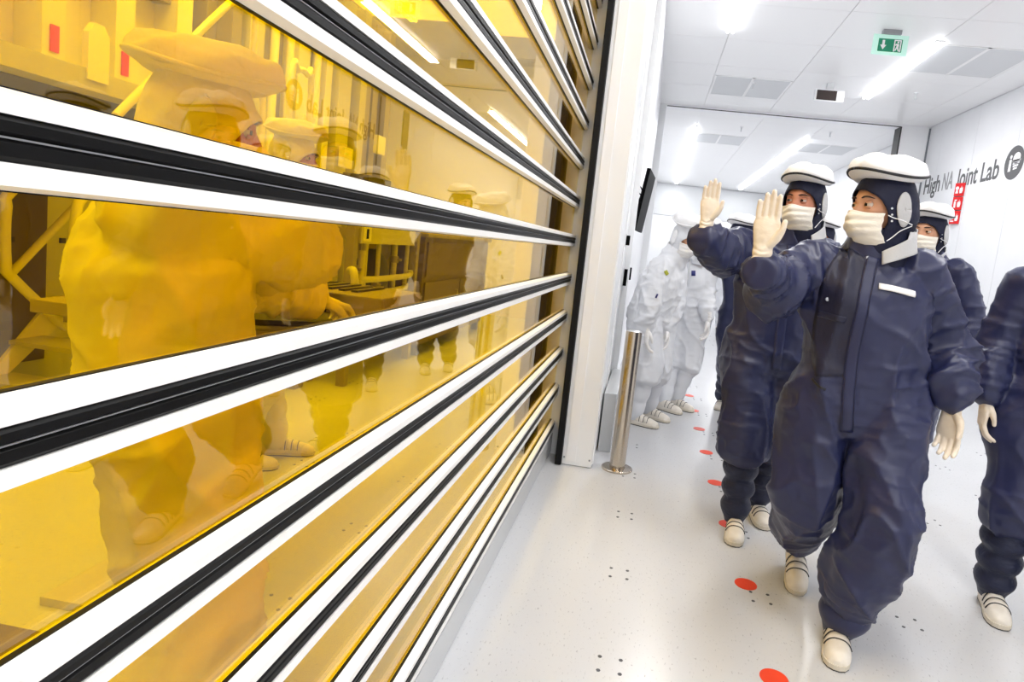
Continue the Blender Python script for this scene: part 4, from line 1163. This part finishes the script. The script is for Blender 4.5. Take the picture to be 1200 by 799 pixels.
# step ladder stairs with bright handrails
st = empty('step_stairs', (-3.75, 3.5, 0), 'low steps with bright handrails left of the big worker, behind the panes', 'stairs')
for k in range(3): MB().box((-.27, -.15+.2*k, .07+.22*k), (.27, .09+.2*k, .10+.22*k), .004).build('tread', 'machine', st)
for s in (-.285, .285): MB().prism([(-.16, 0), (-.06, 0), (.48, .44), (.48, .58), (.36, .58)], 0, s-.012, s+.012).build('stringer', 'tube_bright', st)
for s, e in ((-.24, 1.0), (.24, .55)):
    MB().tube([(s, .42, .36), (s, .05, .72), (s, 0, .82), (s, 0, 1.18), (s, .08, 1.33), (s, e, 1.33+(e-.08)*1.1)], .03, 12, 4).build('handrail', 'tube_bright', st, True)
    MB().tube([(s, .02, .74), (s, .5, 1.24)], .026, 10).build('brace', 'tube_bright', st, True)

# large process machine, upper left
pm_ = empty('process_machine', (-3.3, 3.0, 0), 'big pale process machine with red warning labels behind the first worker', 'machine')
MB().box((-1.75, -2.6, 1.98), (-.05, -.35, 3.9), .01).build('upper_cabinet', 'machine', pm_)
MB().box((-.6, -.35, 1.98), (-.2, 1.3, 3.6), .01).build('rear_panel', 'machine_white', pm_)
MB().box((-.45, -2.6, 1.90), (-.0, 1.3, 2.02), .006).build('lower_beam', 'machine', pm_)
MB().box((-1.75, -2.6, 0), (-1.25, 1.3, 1.78), .01).build('base_cabinet', 'machine_brown', pm_)
MB().box((-1.7, -2.6, 1.78), (-.2, 1.3, 1.9)).build('gap_shade', 'machine_dark', pm_)  # solid dark box standing in for the shade under the overhang
for yy in (-.28, .16, .62, 1.1): MB().box((-.2, yy-.07, 2.0), (-.03, yy+.07, 3.6), .006).build('post', 'machine_white', pm_)
for yy in (-.28, .16, .62): MB().box((-.03, yy-.025, 2.05), (-.022, yy+.025, 2.19)).build('warning_label', 'label_red', pm_)
for yy in (-.48, .40): MB().prism([(yy-.07, 1.96), (yy+.07, 1.96), (yy+.07, 2.22), (yy+.03, 2.28), (yy-.03, 2.28), (yy-.07, 2.22)], 0, -.03, .01).build('cover_plate', 'tube_bright', pm_)
MB().box((-.2, -.25, 2.62), (-.08, 1.1, 2.68)).build('cross_bar', 'machine_mid', pm_)
bl = MB()
for i in range(10): bl.box((-1.255, -2.3+.4*i, 1.66), (-1.235, -2.26+.4*i, 1.70)); bl.box((-1.255, -2.2+.4*i, .9), (-1.235, -2.16+.4*i, .94))
b_ = bl.build('bolt_heads', 'machine_dark', pm_); b_['kind'] = 'stuff'
MB().box((-1.26, -.2, 1.05), (-1.235, .9, 1.3)).build('service_panel', 'machine_dark', pm_)

# ducts and grab rails between machine and bench
dc = empty('duct_wall', (-3.3, 5.4, 0), 'wall of tall vertical ducts and pipes behind the second worker', 'ducts')
random.seed(4)
for i in range(13):
    w = random.choice((.05, .08, .1, .13)); yy = -.85+.22*i
    if w < .07: MB().tube([(.05, yy, .1), (.05, yy, 3.4)], w*.7, 12).build('pipe', 'tube_bright', dc, True)
    else: MB().box((-.1, yy-w*.7, .05), (random.uniform(0, .1), yy+w*.7, 3.5), .008).build('duct', random.choice(('machine', 'machine_white', 'machine_mid')), dc)
MB().box((-.35, -1, 0), (-.1, 2.2, 3.6), .01).build('duct_backing', 'machine_mid', dc)
for yy, z in ((.0, 2.1), (.75, 1.95), (1.5, 2.2)): MB().box((.1, yy-.09, z-.1), (.16, yy+.09, z+.1), .006).build('junction_box', 'machine_white', dc)
hr = empty('grab_rails', (-2.75, 3.95, 0), 'bent bright grab rails in front of the ducts, between the two workers', 'handrail')
MB().tube([(0, -.35, .3), (0, -.35, 1.9), (0, -.25, 2.06), (0, .1, 2.1), (0, .18, 2.0), (0, .2, .3)], .022, 12, 4).build('rail_loop', 'tube_bright', hr, True)
MB().tube([(0, -1.0, 1.72), (0, -.25, 2.52), (0, -.1, 2.6), (0, .3, 2.6)], .022, 12, 4).build('slanted_rail', 'tube_bright', hr, True)
MB().tube([(0, .05, 2.1), (0, .05, 2.6)], .02, 10).build('rail_post', 'tube_bright', hr, True)
MB().tube([(.12, .30, .3), (.12, .30, 2.2), (.12, .38, 2.34), (.12, .5, 2.34), (.12, .56, 2.2), (.12, .56, .3)], .022, 12, 4).build('rail_loop', 'tube_bright', hr, True)
for yy in (-.35, .2): MB().box((-.06, yy-.06, 0), (.06, yy+.06, .3), .006).build('foot', 'machine_mid', hr)
for yy in (.30, .56): MB().box((.06, yy-.06, 0), (.18, yy+.06, .3), .006).build('foot', 'machine_mid', hr)

# pump frame with bent pipes
pf_ = empty('pump_frame', (-2.35, 5.36, 0), 'open pump frame with bent pipes and a small warning plate beyond the laptop', 'machine')
for yy in (-.6, .75):
    for x in (-.3, 0): MB().box((x-.035, yy-.035, 0), (x+.035, yy+.035, 1.5), .004).build('upright', 'machine_mid', pf_)
for z in (.42, 1.2, 1.47): MB().box((-.33, -.63, z), (.03, .78, z+.07), .004).build('cross_beam', 'machine_mid', pf_)
MB().box((.03, -.55, 1.16), (.05, .6, 1.30), .004).build('front_plate', 'machine', pf_)
MB().box((.05, -.52, 1.18), (.056, -.38, 1.30)).build('warning_plate', 'tag_white', pf_); MB().box((.056, -.47, 1.2), (.058, -.43, 1.28)).build('warning_symbol', 'screen_black', pf_)
for i, z in enumerate((.62, .74, .86)): MB().tube([(.02, -.45, 1.1), (.02, -.45, z+.06), (.02, -.38, z), (.02, .35+.1*i, z), (.02, .42+.1*i, z+.05)], .028, 12, 4).build('bent_pipe', 'machine', pf_, True)
MB().tube([(.06, -.72, .95), (.12, -.78, .95), (.14, -.78, .82), (.10, -.72, .74), (.06, -.68, .66), (.06, -.68, .4)], .03, 12, 4).build('hook_pipe', 'machine', pf_, True)
pv, pf2 = tube([(-.14, .1, .5), (-.14, .1, .9), (-.14, .1, 1.0), (-.14, .1, 1.1)], [.15, .15, .13, .06], 20); MB().add(pv, pf2).build('pump_body', 'machine_dark', pf_, True)
MB().box((-.25, -.35, 1.54), (-.02, .1, 1.72), .01).build('motor', 'machine_dark', pf_)
MB().box((-.28, .2, 1.54), (0, .6, 1.66), .01).build('valve_box', 'machine_white', pf_)

for i, (yy, z0, z1) in enumerate(((-.5, .45, 1.2), (-.32, .5, 1.45), (-.05, .48, 1.2), (.3, .45, 1.2), (.6, .45, 1.45))):
    MB().tube([(-.02, yy, z0), (-.02, yy, z1-.12), (-.05, yy+.03, z1-.03), (-.14, yy+.05, z1)], .02+.006*(i % 2), 10, 4).build('riser_pipe', 'machine', pf_, True)
for yy, z in ((-.5, .95), (-.05, .78), (.3, 1.02), (.6, .7)): MB().tube([(-.02, yy, z-.03), (-.02, yy, z+.03)], .04, 12).tube([(-.02, yy, z), (.05, yy, z)], .012, 8).build('valve', 'machine_mid', pf_, True)
# brown cabinet further back
cc = empty('steel_cabinet', (-2.3, 7.55, 0), 'wide brown-grey cabinet with two doors far behind the panes', 'cabinet')
MB().box((-.6, -1.3, .12), (0, 1.2, 1.25), .006).build('cabinet_body', 'machine_brown', cc)
for i in range(2):
    d = MB().box((0, -1.24+1.22*i, .2), (.02, -.06+1.22*i, .78), .004).build('cabinet_door', 'machine_brown', cc)
    MB().tube([(.02, -.2+.3*i, .45), (.05, -.2+.3*i, .45), (.05, -.2+.3*i, .65), (.02, -.2+.3*i, .65)], .009, 8).build('door_handle', 'bare_metal', d)
MB().box((0, -1.24, .84), (.02, 1.14, 1.2), .004).build('drawer_front', 'machine_brown', cc)
MB().box((-.62, -1.33, 1.25), (.04, 1.23, 1.29), .004).build('cabinet_top', 'machine_mid', cc)
for yy in (-1.2, 1.1):
    for x in (-.5, -.06): MB().box((x-.04, yy-.04, 0), (x+.04, yy+.04, .12)).build('foot', 'machine_dark', cc)
